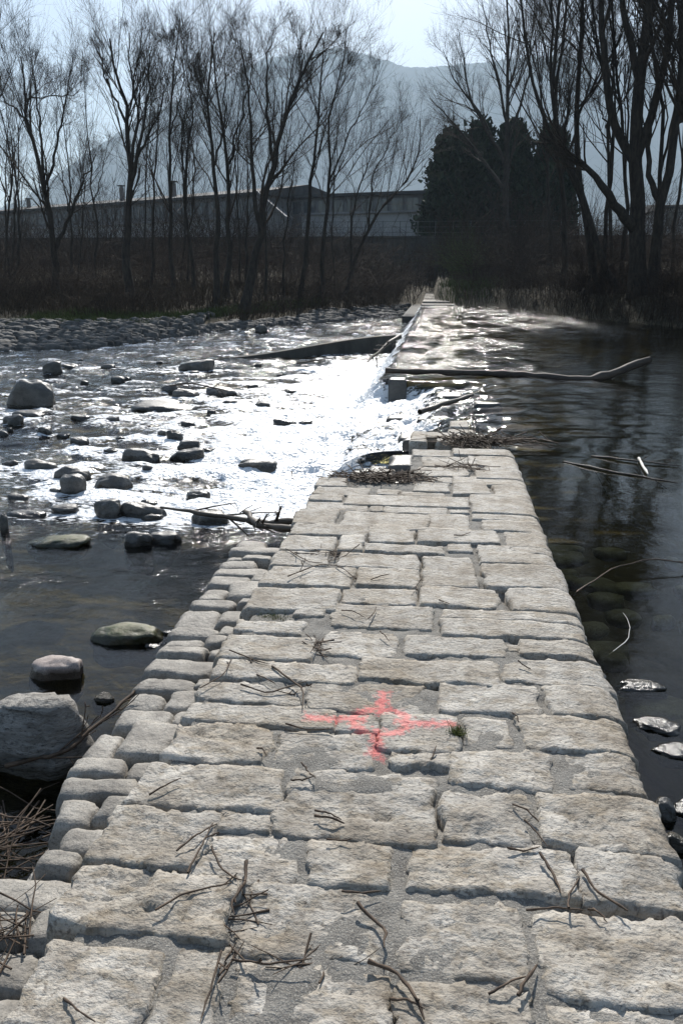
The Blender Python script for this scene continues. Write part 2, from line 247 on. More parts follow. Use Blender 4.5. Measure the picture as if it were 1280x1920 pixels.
ROCKS = [
 (-6.86, 13.61, 0.92, 0.55, 0.45, "big pale grey boulder, tallest in the rapids, at the river's far side"),
 (-8.75, 18.36, 0.46, 0.27, 0.28, 'small pointed dark rock below the cobble bank'),
 (-8.85, 19.43, 0.36, 0.22, 0.11, 'low flat rock just beside the small pointed dark rock'),
 (-7.83, 19.38, 0.39, 0.23, 0.12, 'low dark rock alone in fast water below the cobble bank'),
 (-5.6, 19.14, 0.82, 0.49, 0.28, 'dark humped boulder at the low tip of the curved concrete wall'),
 (-6.74, 17.17, 0.33, 0.2, 0.11, 'small wet rock amid riffles below the humped boulder'),
 (-5.11, 15.62, 0.34, 0.21, 0.16, 'upright dark rock at the back of the twig-strewn cluster'),
 (-4.58, 15.03, 0.55, 0.33, 0.15, 'wide wet rock with a snagged branch in the twig-strewn cluster'),
 (-4.04, 15.41, 0.59, 0.35, 0.14, 'dark wedge rock right of the twig-strewn cluster'),
 (-3.59, 14.22, 0.3, 0.18, 0.08, 'low rounded rock in front of the dark wedge rock'),
 (-4.61, 13.67, 1.13, 0.68, 0.11, 'long flat black rock lying across the rapids'),
 (-2.95, 13.94, 0.33, 0.2, 0.11, 'small rock with a twig on it near the white foam'),
 (-5.55, 12.5, 0.32, 0.19, 0.07, 'low oval rock left of the long flat black rock'),
 (-6.41, 12.54, 0.61, 0.37, 0.11, 'flat dark rock at the foot of the big pale boulder'),
 (-6.42, 11.97, 0.33, 0.2, 0.14, 'low rock cut by the picture edge below the big boulder'),
 (-5.53, 11.19, 0.26, 0.16, 0.11, 'rounded dark rock below the flat rock of the big boulder'),
 (-5.21, 11.05, 0.2, 0.12, 0.05, 'tiny wet rock right of a rounded dark rock'),
 (-4.71, 10.53, 0.3, 0.18, 0.1, 'sloping dark rock mid-way down the rapids'),
 (-4.12, 10.04, 0.24, 0.14, 0.07, 'low black rock left of the broad domed rock'),
 (-4.54, 9.96, 0.14, 0.09, 0.07, 'tiny black rock under the sloping dark rock'),
 (-3.6, 9.75, 0.46, 0.28, 0.13, 'broad domed dark rock in the middle of the rapids'),
 (-3.83, 11.22, 0.14, 0.08, 0.09, 'small round rock at the front of a wet pair'),
 (-3.55, 10.95, 0.23, 0.14, 0.14, 'larger wet rock of the pair above the two-tier rock'),
 (-3.22, 10.5, 0.3, 0.18, 0.1, 'peaked upper rock of the two-tier rock'),
 (-3.06, 9.92, 0.45, 0.27, 0.11, 'wide lower rock of the two-tier rock'),
 (-4.54, 8.97, 0.4, 0.24, 0.14, 'blocky black rock near the left picture edge'),
 (-5.01, 9.16, 0.2, 0.12, 0.08, 'dark rock cut by the left picture edge beside the blocky one'),
 (-3.97, 8.63, 0.4, 0.24, 0.15, 'grey shelving rock behind the cube-shaped rock'),
 (-3.68, 7.89, 0.28, 0.17, 0.21, 'cube-shaped black rock standing tall in the riffle'),
 (-3.38, 8.26, 0.41, 0.24, 0.15, 'angular black rock right of the cube-shaped rock'),
 (-3.29, 9.09, 0.14, 0.09, 0.08, 'small half-sunken rock above the foaming pool'),
 (-2.93, 7.02, 0.28, 0.17, 0.17, 'round black boulder, the front one of the joined pair'),
 (-2.63, 7.08, 0.41, 0.25, 0.14, 'long wet boulder joined to the round black boulder'),
 (-2.07, 9.43, 0.46, 0.27, 0.1, 'glistening rock surrounded by white foam'),
 (-2.38, 7.97, 0.25, 0.15, 0.07, 'small rock washed by foam above the speckled dark boulder'),
 (-1.96, 6.91, 0.33, 0.2, 0.12, 'speckled dark boulder by the driftwood branch'),
 (-2.52, 6.98, 0.2, 0.12, 0.06, 'small pointed stone below the joined boulders'),
 (-3.71, 6.96, 0.39, 0.23, 0.06, 'long low rock at the left picture edge in the riffle'),
 (-3.39, 7.09, 0.3, 0.18, 0.09, 'pale wet slab just breaking the surface'),
 (-2.99, 6.05, 0.52, 0.29, 0.08, 'mossy flat rock sliding under the calm water'),
 (-2.33, 6.1, 0.24, 0.14, 0.12, 'wet brown rock shedding water near the weir'),
 (-2.15, 6.22, 0.28, 0.17, 0.09, 'dark rock touching the wet brown rock near the weir'),
 (-2.31, 12.47, 0.39, 0.23, 0.07, 'low rock streaked by foam close to the fall'),
 (-2.86, 15.96, 0.38, 0.23, 0.06, 'thin dark rock at the edge of the bright foam'),
 (-3.69, 16.57, 0.22, 0.13, 0.06, 'tiny rock beyond the wedge rock in bright water'),
 (-3.15, 20.0, 0.29, 0.18, 0.1, 'small rock with twigs below the curved wall'),
 (-6.83, 32.5, 0.48, 0.29, 0.29, 'small boulder beyond the curved wall in glittering water'),
 (-3.56, 6.31, 0.08, 0.05, 0.18, 'reddish rock cut by the left picture edge'),
 (-1.71, 4.25, 0.43, 0.23, 0.09, 'long mossy olive boulder in the calm pool'),
 (-1.89, 3.76, 0.32, 0.19, 0.13, 'pinkish granite boulder rising from the calm pool'),
 (-1.58, 3.53, 0.11, 0.07, 0.04, 'small pale oval stone in the calm pool'),
 (-1.63, 3.0, 0.45, 0.27, 0.32, 'huge ribbed grey boulder in the pool beside the weir apron'),
 (-1.54, 4.15, 0.1, 0.06, 0.03, 'small brown stone touching the weir apron'),
 (-1.52, 4.33, 0.06, 0.04, 0.03, 'little grey pebble stone at the weir apron'),
]
STICKS = [
 [(-0.692, 1.941), (-0.652, 2.011), (-0.612, 2.082)],
 [(-0.675, 1.705), (-0.622, 1.779), (-0.508, 1.842)],
 [(-0.596, 1.963), (-0.55, 1.89), (-0.502, 1.849), (-0.467, 1.836)],
 [(-0.485, 1.919), (-0.472, 1.846), (-0.491, 1.755), (-0.471, 1.719)],
 [(-0.445, 1.584), (-0.358, 1.574), (-0.252, 1.594)],
 [(-0.799, 1.432), (-0.743, 1.392), (-0.699, 1.373)],
 [(-0.326, 2.147), (-0.283, 2.132), (-0.233, 2.125)],
 [(-0.328, 2.163), (-0.281, 2.158), (-0.244, 2.144)],
 [(-0.274, 2.03), (-0.232, 2.046), (-0.202, 2.054)],
 [(-0.41, 2.416), (-0.38, 2.379), (-0.349, 2.331)],
 [(-0.43, 2.325), (-0.387, 2.327), (-0.353, 2.339)],
 [(-0.863, 2.2), (-0.823, 2.239), (-0.783, 2.282)],
 [(-0.637, 1.863), (-0.627, 1.948), (-0.623, 2.08)],
 [(-0.474, 1.597), (-0.471, 1.487), (-0.473, 1.405)],
 [(-0.207, 1.826), (-0.151, 1.836), (-0.103, 1.853)],
 [(-0.162, 1.792), (-0.116, 1.748), (-0.08, 1.71), (-0.083, 1.649)],
 [(-0.119, 1.612), (-0.054, 1.596), (-0.014, 1.532), (0.017, 1.464)],
 [(-0.062, 1.516), (-0.019, 1.506), (0.017, 1.485)],
 [(0.162, 1.552), (0.206, 1.576), (0.251, 1.607)],
 [(0.228, 1.549), (0.25, 1.592), (0.281, 1.65)],
 [(0.331, 2.041), (0.359, 1.972), (0.371, 1.901)],
 [(0.242, 2.053), (0.288, 2.061), (0.337, 2.076)],
 [(0.441, 1.992), (0.464, 1.922), (0.53, 1.839)],
 [(0.273, 1.828), (0.335, 1.835), (0.415, 1.829)],
 [(0.434, 1.85), (0.453, 1.832), (0.472, 1.799)],
 [(0.275, 2.269), (0.313, 2.238), (0.348, 2.198)],
 [(0.303, 2.186), (0.331, 2.144), (0.359, 2.09)],
 [(0.381, 1.831), (0.39, 1.894), (0.428, 1.959)],
 [(-0.738, 2.937), (-0.624, 2.893), (-0.476, 2.99)],
 [(-0.648, 3.122), (-0.535, 2.992), (-0.478, 2.909), (-0.465, 2.785)],
 [(-0.695, 3.044), (-0.644, 2.989), (-0.599, 2.949)],
 [(-0.578, 2.495), (-0.556, 2.481), (-0.535, 2.45)],
 [(-0.891, 2.884), (-0.825, 3.006), (-0.833, 3.177)],
 [(-0.857, 3.227), (-0.725, 3.164), (-0.662, 3.136)],
 [(-0.507, 2.656), (-0.416, 2.64), (-0.329, 2.639)],
 [(-0.866, 4.653), (-0.688, 4.433), (-0.606, 4.397)],
 [(-0.317, 4.198), (-0.271, 4.228), (-0.221, 4.267)],
 [(-0.426, 3.755), (-0.365, 3.721), (-0.301, 3.67)],
 [(-0.221, 3.512), (-0.199, 3.468), (-0.173, 3.431)],
 [(0.379, 3.264), (0.403, 3.242), (0.429, 3.215)],
 [(0.138, 5.009), (0.192, 5.049), (0.247, 5.1)],
 [(0.046, 3.933), (0.099, 3.904)],
 [(0.018, 2.474), (0.03, 2.521), (0.039, 2.565)],
 [(0.322, 2.847), (0.335, 2.805), (0.339, 2.767)],
 [(-0.529, 4.387), (-0.457, 4.282), (-0.405, 4.204)],
 [(-0.764, 4.163), (-0.621, 4.395), (-0.438, 4.389)],
 [(-0.286, 3.64), (-0.268, 3.739), (-0.26, 3.807)],
 [(-0.046, 4.245), (-0.072, 4.122), (-0.097, 4.042)],
]
TREES = [
 ('bare tree leaning out of the picture beside the far cobble bank', 38, 0.13, [[(-21.75, -0.02), (-20.75, 5.82), (-19.76, 9.71), (-18.83, 12.36)], [(-20.75, 5.82), (-19.69, 8.22), (-18.52, 10.93)]]),
 ('broad bare tree forking low into many stems above the cobble bank', 37, 0.17, [[(-17.15, 0.16), (-16.97, 2.58), (-16.93, 4.69), (-17.54, 7.6), (-17.61, 10.27)], [(-16.93, 4.69), (-16.03, 8.4), (-15.39, 10.22)], [(-16.93, 4.69), (-16.97, 7.38), (-16.55, 10.34)], [(-16.72, 2.58), (-15.34, 5.65), (-14.67, 6.5)], [(-17.54, 7.6), (-18.38, 8.66), (-18.57, 10.09)], [(-16.03, 8.4), (-15.06, 8.79), (-14.83, 10.0)]]),
 ('tall bare tree with a dense rounded crown and thick straight trunk', 36, 0.2, [[(-13.33, 0.21), (-13.39, 2.33), (-13.2, 4.69), (-13.07, 7.97), (-13.52, 9.95), (-13.57, 10.72)], [(-13.2, 4.69), (-12.71, 7.96), (-12.73, 10.12), (-12.77, 10.98)], [(-12.97, 5.21), (-12.4, 6.75), (-11.77, 9.51), (-11.82, 10.48)], [(-13.1, 7.57), (-13.9, 9.37), (-14.02, 10.73)], [(-12.83, 5.52), (-11.76, 7.94), (-11.34, 9.31)]]),
 ('slender bare tree whose thin top stands above its neighbours', 39, 0.11, [[(-12.35, 0.11), (-12.31, 4.24), (-12.09, 8.03), (-11.79, 10.15), (-11.38, 12.1)], [(-11.79, 10.15), (-12.06, 11.61)], [(-12.11, 7.59), (-11.34, 9.72), (-11.23, 11.79)]]),
 ('thin bare sapling between the rounded crown and the slender tall tree', 41, 0.08, [[(-14.09, 0.03), (-13.62, 6.05), (-13.25, 9.05), (-13.03, 10.6)], [(-13.62, 6.05), (-13.82, 8.15), (-13.87, 9.28)]]),
 ('crooked thin bare tree with a low whippy top beside the slender one', 40, 0.1, [[(-11.58, 0.15), (-11.8, 4.3), (-11.81, 6.61), (-11.37, 8.83), (-11.71, 10.79)], [(-11.8, 4.3), (-11.67, 7.73), (-11.04, 9.48)]]),
 ('bare tree with two upright leaders in the thick of the grove', 38, 0.14, [[(-10.06, 0.15), (-9.81, 4.16), (-10.01, 6.77), (-10.16, 8.67), (-9.69, 11.29)], [(-9.75, 5.69), (-9.27, 7.61), (-9.04, 10.48)], [(-10.16, 8.67), (-10.89, 10.32)]]),
 ('bare tree with a twin fork right against the two-leader tree', 41, 0.14, [[(-10.31, 0.04), (-10.03, 3.87), (-9.98, 6.71), (-10.22, 8.99), (-10.6, 11.74)], [(-9.93, 6.71), (-9.24, 8.29), (-8.55, 10.5), (-8.75, 12.01)]]),
 ('largest bare tree of the grove, trunk slanting, crown broad and highest', 38.5, 0.21, [[(-8.94, 0.07), (-8.09, 3.73), (-7.41, 6.58), (-6.79, 8.69), (-5.84, 10.31), (-5.27, 11.49)], [(-7.41, 6.58), (-7.72, 8.5), (-7.55, 10.55), (-7.07, 11.74)], [(-6.79, 8.48), (-6.19, 9.91), (-6.5, 11.73)], [(-8.09, 3.73), (-8.49, 6.38), (-8.29, 8.93), (-8.69, 10.99)], [(-5.84, 10.31), (-4.82, 10.88), (-4.6, 11.37)]]),
 ('thin straight bare tree right behind the slanting one', 43, 0.08, [[(-8.72, 0.11), (-8.71, 3.72), (-8.84, 6.2), (-7.99, 8.59)], [(-8.84, 6.2), (-9.32, 7.9)]]),
 ('slim bare tree with a lone straight trunk in front of the gable', 46.7, 0.14, [[(-7.59, -0.36), (-7.09, 4.16), (-6.87, 6.83), (-6.65, 8.9), (-6.4, 11.65), (-6.12, 13.59)], [(-6.65, 8.9), (-7.1, 10.93), (-7.23, 11.92)], [(-6.65, 8.9), (-5.3, 11.13), (-5.03, 12.35)]]),
 ('bare tree with arching limbs reaching over the factory wing', 47.9, 0.13, [[(-6.66, -0.2), (-6.33, 4.22), (-6.02, 6.68), (-6.16, 9.34), (-5.44, 11.63), (-5.16, 13.62)], [(-6.02, 6.68), (-4.87, 8.79), (-3.75, 10.83), (-3.35, 12.08)]]),
 ('low bare tree leaning hard toward the weir with twisted limbs', 50.8, 0.13, [[(-5.77, -0.21), (-4.52, 3.49), (-3.3, 5.52), (-1.95, 6.65), (-1.24, 8.61), (-1.34, 9.98)], [(-4.21, 3.93), (-3.93, 6.96), (-2.75, 9.19), (-2.02, 10.13)], [(-5.29, 1.39), (-5.15, 4.96), (-4.24, 7.81), (-3.35, 9.47)]]),
 ("pale thin bare tree at the back of the grove's far end", 44, 0.09, [[(-22.72, -0.04), (-22.1, 4.11), (-22.18, 7.24), (-22.26, 10.24)], [(-22.18, 7.24), (-21.32, 9.73), (-20.83, 11.67)]]),
 ('thin bare sapling just before the factory gable', 44, 0.07, [[(-8.08, 0.08), (-7.87, 3.51), (-7.56, 5.79), (-6.98, 8.25)], [(-7.87, 3.51), (-7.28, 6.29)]]),
 ('spreading bare poplar rising behind the dark conifers', 72, 0.3, [[(5.38, 3.4), (4.95, 11.43), (4.74, 16.75), (4.35, 22.55)], [(5.08, 9.07), (2.76, 13.78), (0.6, 16.1), (-0.3, 18.36)], [(5.01, 10.26), (1.9, 14.56), (0.89, 19.43)], [(4.93, 11.82), (6.33, 15.97), (6.41, 21.07)], [(5.12, 8.28), (1.58, 12.26), (-1.22, 15.0)], [(4.85, 13.36), (3.39, 17.89), (2.38, 22.26)]]),
 ("bare tree with a curving pair of limbs at the thicket's near end", 37.6, 0.17, [[(6.51, 0.57), (6.19, 3.17), (5.51, 5.47), (5.27, 8.08), (5.3, 10.4), (5.02, 16.51)], [(6.12, 4.01), (4.77, 6.29), (3.55, 8.51), (3.09, 10.84), (2.1, 15.6)], [(5.51, 5.47), (4.48, 7.3), (4.08, 10.05), (4.06, 16.21)]]),
 ('massive bare tree with the thickest trunk above the brush thicket', 34.6, 0.34, [[(7.74, 0.46), (7.45, 3.42), (7.18, 5.69), (7.02, 8.41), (7.15, 10.49), (6.79, 17.66)], [(7.29, 5.13), (6.27, 6.81), (5.67, 9.32), (4.66, 15.94)], [(7.02, 8.41), (6.33, 10.34), (5.36, 17.13)], [(7.2, 6.06), (7.83, 8.39), (7.78, 10.64), (7.46, 16.27)], [(7.45, 3.42), (6.07, 4.58), (4.89, 5.73), (3.56, 6.49)]]),
 ('bare tree leaning away from the massive trunk toward the picture edge', 34.3, 0.22, [[(8.07, 0.43), (8.13, 3.78), (8.41, 6.1), (8.38, 8.67), (7.79, 16.42)], [(8.41, 6.1), (8.94, 7.78), (8.94, 12.49)], [(8.13, 3.78), (7.56, 5.65), (7.53, 7.81), (7.75, 9.37)]]),
 ('straight slim bare tree seen behind the massive trunk', 42, 0.11, [[(8.17, 0.94), (7.73, 4.29), (7.41, 7.49), (7.39, 10.32), (6.56, 16.09)], [(7.41, 7.49), (6.54, 9.48)]]),
 ('bare tree sweeping in a long arc out of the thicket', 36, 0.15, [[(7.41, 0.51), (6.31, 2.28), (5.74, 4.11), (4.78, 5.9), (4.14, 7.82), (4.1, 9.87), (4.24, 15.9)], [(4.78, 5.9), (4.83, 8.0), (5.1, 9.66)]]),
 ('slim bare tree at the back between conifers and massive trunk', 55, 0.13, [[(6.92, 2.33), (6.21, 8.18), (5.45, 12.56), (4.93, 15.92)], [(6.21, 8.18), (7.09, 11.09), (7.17, 14.2)]]),
 ('bare tree mostly beyond the picture edge by the upstream pool', 31.7, 0.2, [[(9.59, 0.38), (8.85, 3.61), (8.22, 6.17), (8.12, 8.6), (7.39, 15.01)], [(8.85, 3.61), (9.26, 6.15)], [(8.22, 6.17), (7.43, 7.82), (7.2, 9.26)]]),
 ('thin young bare tree among the grove of taller trunks', 51.2, 0.06896214146188506, [[(-18.03, -0.27), (-17.69, 4.17), (-17.36, 8.04), (-16.47, 13.34)], [(-17.67, 5.08), (-17.45, 9.49)]]),
 ('thin young bare tree among the grove of taller trunks', 46.7, 0.08345845805097554, [[(-10.57, -0.08), (-10.46, 3.91), (-10.21, 7.4), (-10.8, 8.47)], [(-10.42, 4.73), (-9.98, 8.7)]]),
 ('thin young bare tree among the grove of taller trunks', 42.2, 0.08108938725710851, [[(-21.93, 0.03), (-21.65, 3.75), (-20.72, 7.0), (-21.35, 10.45)], [(-21.41, 4.52), (-20.37, 8.21)]]),
 ('thin young bare tree among the grove of taller trunks', 49.2, 0.08515251201021926, [[(-25.61, -0.23), (-25.0, 4.11), (-24.24, 7.9), (-24.43, 11.52)], [(-25.01, 5.0), (-23.75, 9.3)]]),
 ('thin young bare tree among the grove of taller trunks', 45.7, 0.05143546525715854, [[(-10.72, -0.05), (-10.59, 3.86), (-10.69, 7.29), (-10.07, 11.95)], [(-10.56, 4.67), (-9.8, 8.55)]]),
 ('thin young bare tree among the grove of taller trunks', 45.9, 0.0640364195508072, [[(-24.32, -0.11), (-23.81, 3.95), (-23.35, 7.48), (-22.46, 10.7)], [(-23.75, 4.78), (-22.84, 8.8)]]),
 ('thin young bare tree among the grove of taller trunks', 48.7, 0.05652398487884279, [[(-21.19, -0.2), (-20.62, 4.06), (-20.0, 7.78), (-19.73, 8.93)], [(-20.73, 4.94), (-20.17, 9.17)]]),
 ('thin young bare tree among the grove of taller trunks', 51.9, 0.06068339624552651, [[(-6.26, -0.25), (-6.45, 4.14), (-6.27, 7.98), (-6.03, 10.88)], [(-6.25, 5.04), (-6.29, 9.41)]]),
 ('thin young bare tree among the grove of taller trunks', 43.5, 0.06175564987276249, [[(-13.01, 0.02), (-12.7, 3.77), (-12.32, 7.04), (-13.08, 10.44)], [(-12.78, 4.54), (-12.33, 8.26)]]),
 ('thin young bare tree among the grove of taller trunks', 47.5, 0.08687529354710452, [[(-21.04, -0.15), (-20.77, 4.01), (-20.58, 7.64), (-20.74, 10.61)], [(-20.58, 4.86), (-21.4, 9.01)]]),
 ('thin young bare tree among the grove of taller trunks', 44.0, 0.06631744542467963, [[(-18.14, -0.02), (-17.77, 3.82), (-17.85, 7.18), (-17.74, 12.18)], [(-17.75, 4.61), (-16.61, 8.41)]]),
 ('thin young bare tree among the grove of taller trunks', 50.6, 0.06507004870784569, [[(-15.49, -0.24), (-15.06, 4.12), (-15.16, 7.94), (-14.2, 13.11)], [(-15.2, 5.02), (-14.51, 9.35)]]),
 ('tall slim bare tree in the tangle around the massive trunk', 43.3, 0.1383730005952513, [[(5.96, 0.41), (5.91, 4.39), (5.05, 8.4), (5.38, 12.18), (5.15, 18.6)], [(5.55, 6.06), (6.73, 10.17), (4.64, 15.18)], [(5.34, 9.08), (4.25, 13.08)]]),
 ('tall slim bare tree in the tangle around the massive trunk', 36.9, 0.10033448368823118, [[(6.72, 0.59), (6.62, 3.96), (6.75, 7.35), (5.58, 10.59), (5.18, 16.06)], [(6.31, 5.39), (6.27, 8.89), (4.36, 13.16)], [(6.1, 7.94), (6.19, 11.31)]]),
 ('tall slim bare tree in the tangle around the massive trunk', 37.3, 0.1011749514993793, [[(7.56, 0.58), (7.52, 3.98), (7.08, 7.41), (6.3, 10.67), (6.14, 16.17)], [(7.12, 5.42), (7.06, 8.96), (8.04, 13.15)], [(6.89, 8.0), (5.23, 11.44)]]),
 ('tall slim bare tree in the tangle around the massive trunk', 37.8, 0.11767816057338362, [[(9.31, 0.57), (8.83, 4.01), (8.74, 7.46), (7.75, 10.75), (7.1, 16.33)], [(8.81, 5.45), (9.19, 9.01), (9.24, 13.27)], [(8.55, 8.05), (7.53, 11.51)]]),
 ('tall slim bare tree in the tangle around the massive trunk', 43.2, 0.08629230354976955, [[(11.14, 0.43), (10.96, 4.34), (10.99, 8.28), (10.26, 12.02), (8.44, 18.42)], [(10.56, 5.99), (10.13, 10.08), (10.24, 14.95)], [(10.24, 8.96), (9.09, 12.91)]]),
 ('tall slim bare tree in the tangle around the massive trunk', 37.3, 0.12068381671692475, [[(10.8, 0.59), (10.51, 3.96), (9.54, 7.36), (9.82, 10.57), (9.89, 16.0)], [(10.26, 5.38), (10.35, 8.88), (8.41, 13.14)], [(9.97, 7.94), (10.44, 11.28)]]),
]
# ---------------------------------------------------------------- terrain
U = -0.14
def Dl(Y): return -0.42 - 0.18 * sstep(4, 9, Y)
SX = np.array([-2500, -60, -13, -10.4, -8.9, -5.9, -1.4, .8, 3.8, 5.9, 8.2, 12, 60, 2500.])
SY = np.array([20, 20, 23.8, 25.8, 33, 42.6, 53, 50, 45.3, 35, 29.7, 27.5, 26, 26.])
def shore(x): return np.interp(x, SX, SY)
def ground_z(x, Y):
    d = Y - shore(x)
    nz = fbm(x * .35, Y * .35, 0, 4, 3)
    lb = np.where(d < 0, -.62 + .14 * np.maximum(d, -3), -.62 + .1 * np.minimum(d, 8) + .055 * np.clip(d - 8, 0, 40)) + .1 * nz
    rb = np.where(d < 0, -.2 + .25 * np.maximum(d, -3), -.16 + .3 * np.minimum(d, 3) + .05 * np.clip(d - 3, 0, 40)) + .1 * nz
    near = np.clip(1 - (x - .7) / .9, 0, 1) * sstep(7, 4, Y)
    rb = np.where(d < 0, rb + .62 * near * (x > 0), rb)
    z = np.where(x < -.1, lb, rb)
    z = np.minimum(z, 2.3 + .2 * nz)
    z = np.where(Y > 75.4, 4.5, z)
    z = np.where(Y < -2.5, np.maximum(z, -.9 + np.clip(-2.5 - Y, 0, 4) * .5), z)
    return z
def spaced(segs):
    return np.unique(np.round(np.concatenate([np.arange(a, b, s) for a, b, s in segs] + [[segs[-1][1]]]), 4))
far = lambda s: [s * v for v in (60, 90, 140, 220, 350, 550, 900, 1500, 2400, 4300)]
gx = np.unique(np.concatenate([far(-1), spaced([(-40, -16, 1.), (-16, 14, .3), (14, 40, 1.)]), far(1)]))
gy = np.unique(np.concatenate([[-900, -400, -150, -60, -20, -10], spaced([(-7, 60, .3), (60, 75, .6)]), [75.3, 75.5, 80, 90, 110, 150, 220, 350, 550, 900, 1500, 2400, 5400]]))
X, Y = np.meshgrid(gx, gy)
tag(mobj('ground', np.stack([X, Y, ground_z(X, Y)], -1), grid_faces(len(gy), len(gx)), M['bed']), kind='structure')
# mountain
RX = np.array([-1700, -900, -700, -630, -592, -563, -515, -450, -379, -318, -258, -192, -151, -110, -86, -61, -29, 19, 90, 208, 346, 600, 900, 1700.])
RZ = np.array([6, 20, 75, 108, 124, 143, 186, 233, 262, 284, 308, 318, 322, 310, 306, 296, 295, 299, 303, 297, 290, 300, 240, 120.])
hx = np.linspace(-1700, 1700, 700); hy = np.linspace(820, 2100, 110)
X, Y = np.meshgrid(hx, hy)
H = np.interp(X, RX, RZ)
t = np.where(Y < 1400, sstep(760, 1400, Y) ** .9, 1 - .8 * sstep(1400, 2100, Y))
Z = H * t + (fbm(X * .006, Y * .004, 0, 5, 21) * 26 * (1 - np.exp(-((Y - 1400) / 120) ** 2)) + fbm(X * .09, Y * .09, 0, 4, 5, .7) * 5.5) * np.clip(t * 2, 0, 1)
Z[0] = 3; K_ = 2.5; tag(mobj('mountain', np.stack([X * K_, Y * K_, 1.6 + (Z - 1.6) * K_], -1), grid_faces(len(hy), len(hx)), M['hill']), kind='structure')
# ---------------------------------------------------------------- river
wx = np.unique(np.concatenate([[-400, -250, -150, -100, -70, -50, -38, -30], spaced([(-24, -16, .4), (-16, -3, .08), (-3, 1.6, .03), (1.6, 9, .08), (9, 20, .3)]), [25, 32, 45, 70, 120, 250, 400]]))
wy = spaced([(-6, 1, .25), (1, 9, .035), (9, 16, .05), (16, 30, .1), (30, 56, .25)])
X, Y = np.meshgrid(wx, wy)
brk = sstep(8.1, 8.8, Y) * sstep(14.7, 14.2, Y)
wob = .1 * fbm(Y * 1.3, Y * 0 + 3, 0, 3, 4)
t_far = (-.82 + wob - X) / .6
t_brk = (.85 + 2.2 * wob - X) / 2.5
t_brk = t_brk + .09 * np.sin(t_brk * 15 + 2 * noise(X * 2, Y * 2, 0, 8)) * (t_brk > 0) * (t_brk < 1)
t_near = (.1 - X) / .25
T = np.where(Y < 8.4, t_near * (1 - brk) + t_brk * brk, t_far * (1 - brk) + t_brk * brk)
drop = np.clip(T, 0, 1); drop = drop * drop * (3 - 2 * drop)
Zw = U + (Dl(Y) - U) * drop
left = drop
rap = sstep(5.4, 8.5, Y + .25 * (X + 2)) * left * sstep(60, 30, Y)
n1 = fbm(X * 1.6, Y * 2.3, 0, 4, 31, .55); n2 = fbm(X * 5 + n1, Y * 7, 0, 3, 47, .6)
Zw = Zw + rap * (.075 * n1 + .035 * n2)
calm = (1 - rap) * left
Zw = Zw + calm * (.008 * fbm(X * 2, Y * 3, 0, 3, 51)) + (1 - left) * (.005 + .045 * sstep(8, 16, Y) * np.maximum(sstep(3.2, 1.2, X), sstep(22, 32, Y))) * fbm(X * 1.8, Y * 1.3, 0, 4, 61)
draw = (1 - left) * brk * np.exp(-np.maximum(0, X - .7) / .8)
Zw = Zw + draw * (-.05 + .04 * noise(X * 3, Y * 4, 0, 71))
fallz = np.clip(drop * (1 - drop) * 4, 0, 1) * (Y > 8.2)
Zw = Zw + fallz * (.05 * fbm(X * 3, Y * 9, 0, 4, 81) + .03 * fbm(X * 14, Y * 16, 0, 2, 83))
dl = np.maximum(0, -1.5 - X)
boil = np.exp(-(dl / (2.2 - .9 * sstep(12, 18, Y))) ** 1.3) * left * sstep(6.2, 8.2, Y + .5 * dl) * sstep(24, 19, Y)
Zw = Zw + boil * (.055 * fbm(X * 3, Y * 6, 0, 5, 91, .6))
foam = boil * (.66 + .5 * fbm(X * 1.2, Y * 1.5, 0, 3, 95))  + fallz * (.62 - .3 * brk + .45 * fbm(X * 1.2, Y * 11, 0, 3, 97)) * (Y > 8.2) + rap * (.15 + .65 * np.clip(n1 + .5 * n2, -.5, .7))  # rapids term: real foam plus white flecks painted in for sun glitter
foam = foam + left * (drop > .9) * sstep(6.3, 7.2, Y) * sstep(24, 20, Y) * np.exp(-dl / 1.2) * .4
for rx, ry, wd, dp, ht, lab in ROCKS:
    if ry > 5.5 and ry < 22:
        r2 = ((X - rx + .1) / (wd * .75 + .12)) ** 2 + ((Y - ry + .1 * wd) / (wd * .6 + .15)) ** 2
        foam = foam + .3 * np.exp(-r2) * rap * (n2 + .6)
foam = np.clip(foam, 0, 1.2)
pat = np.clip(.6 + 1.9 * fbm(X * 1.6, Y * .7, 0, 5, 73, .75), .06, 1.)
patl = np.clip(.45 + 1.3 * fbm(X * 1.5 + 9, Y * .8, 0, 4, 75, .65), .12, 1.)
chop = np.clip(.02 + .05 * left + patl * rap + .5 * fallz + (1 - left) * (.015 + .07 * sstep(7, 13, Y) + pat * sstep(14, 17, Y) * np.maximum(sstep(3.4, .6, X), sstep(22, 34, Y) * sstep(9, 4, X))) + calm * sstep(3.8, 5.5, Y) * np.clip(.3 + 1.3 * fbm(X * 2.4 + 4, Y * 2.2, 0, 4, 77, .65), .05, .95), 0, 1)
ro = mobj('river', np.stack([X, Y, Zw], -1), grid_faces(len(wy), len(wx)), M['water']); tag(ro, kind='structure')
for nm, arr in (('foam', foam), ('chop', chop)):
    a = ro.data.attributes.new(nm, 'FLOAT', 'POINT'); a.data.foreach_set('value', arr.astype(np.float32).ravel())
def water_z(x, y): return U if x > 0 else float(Dl(y))
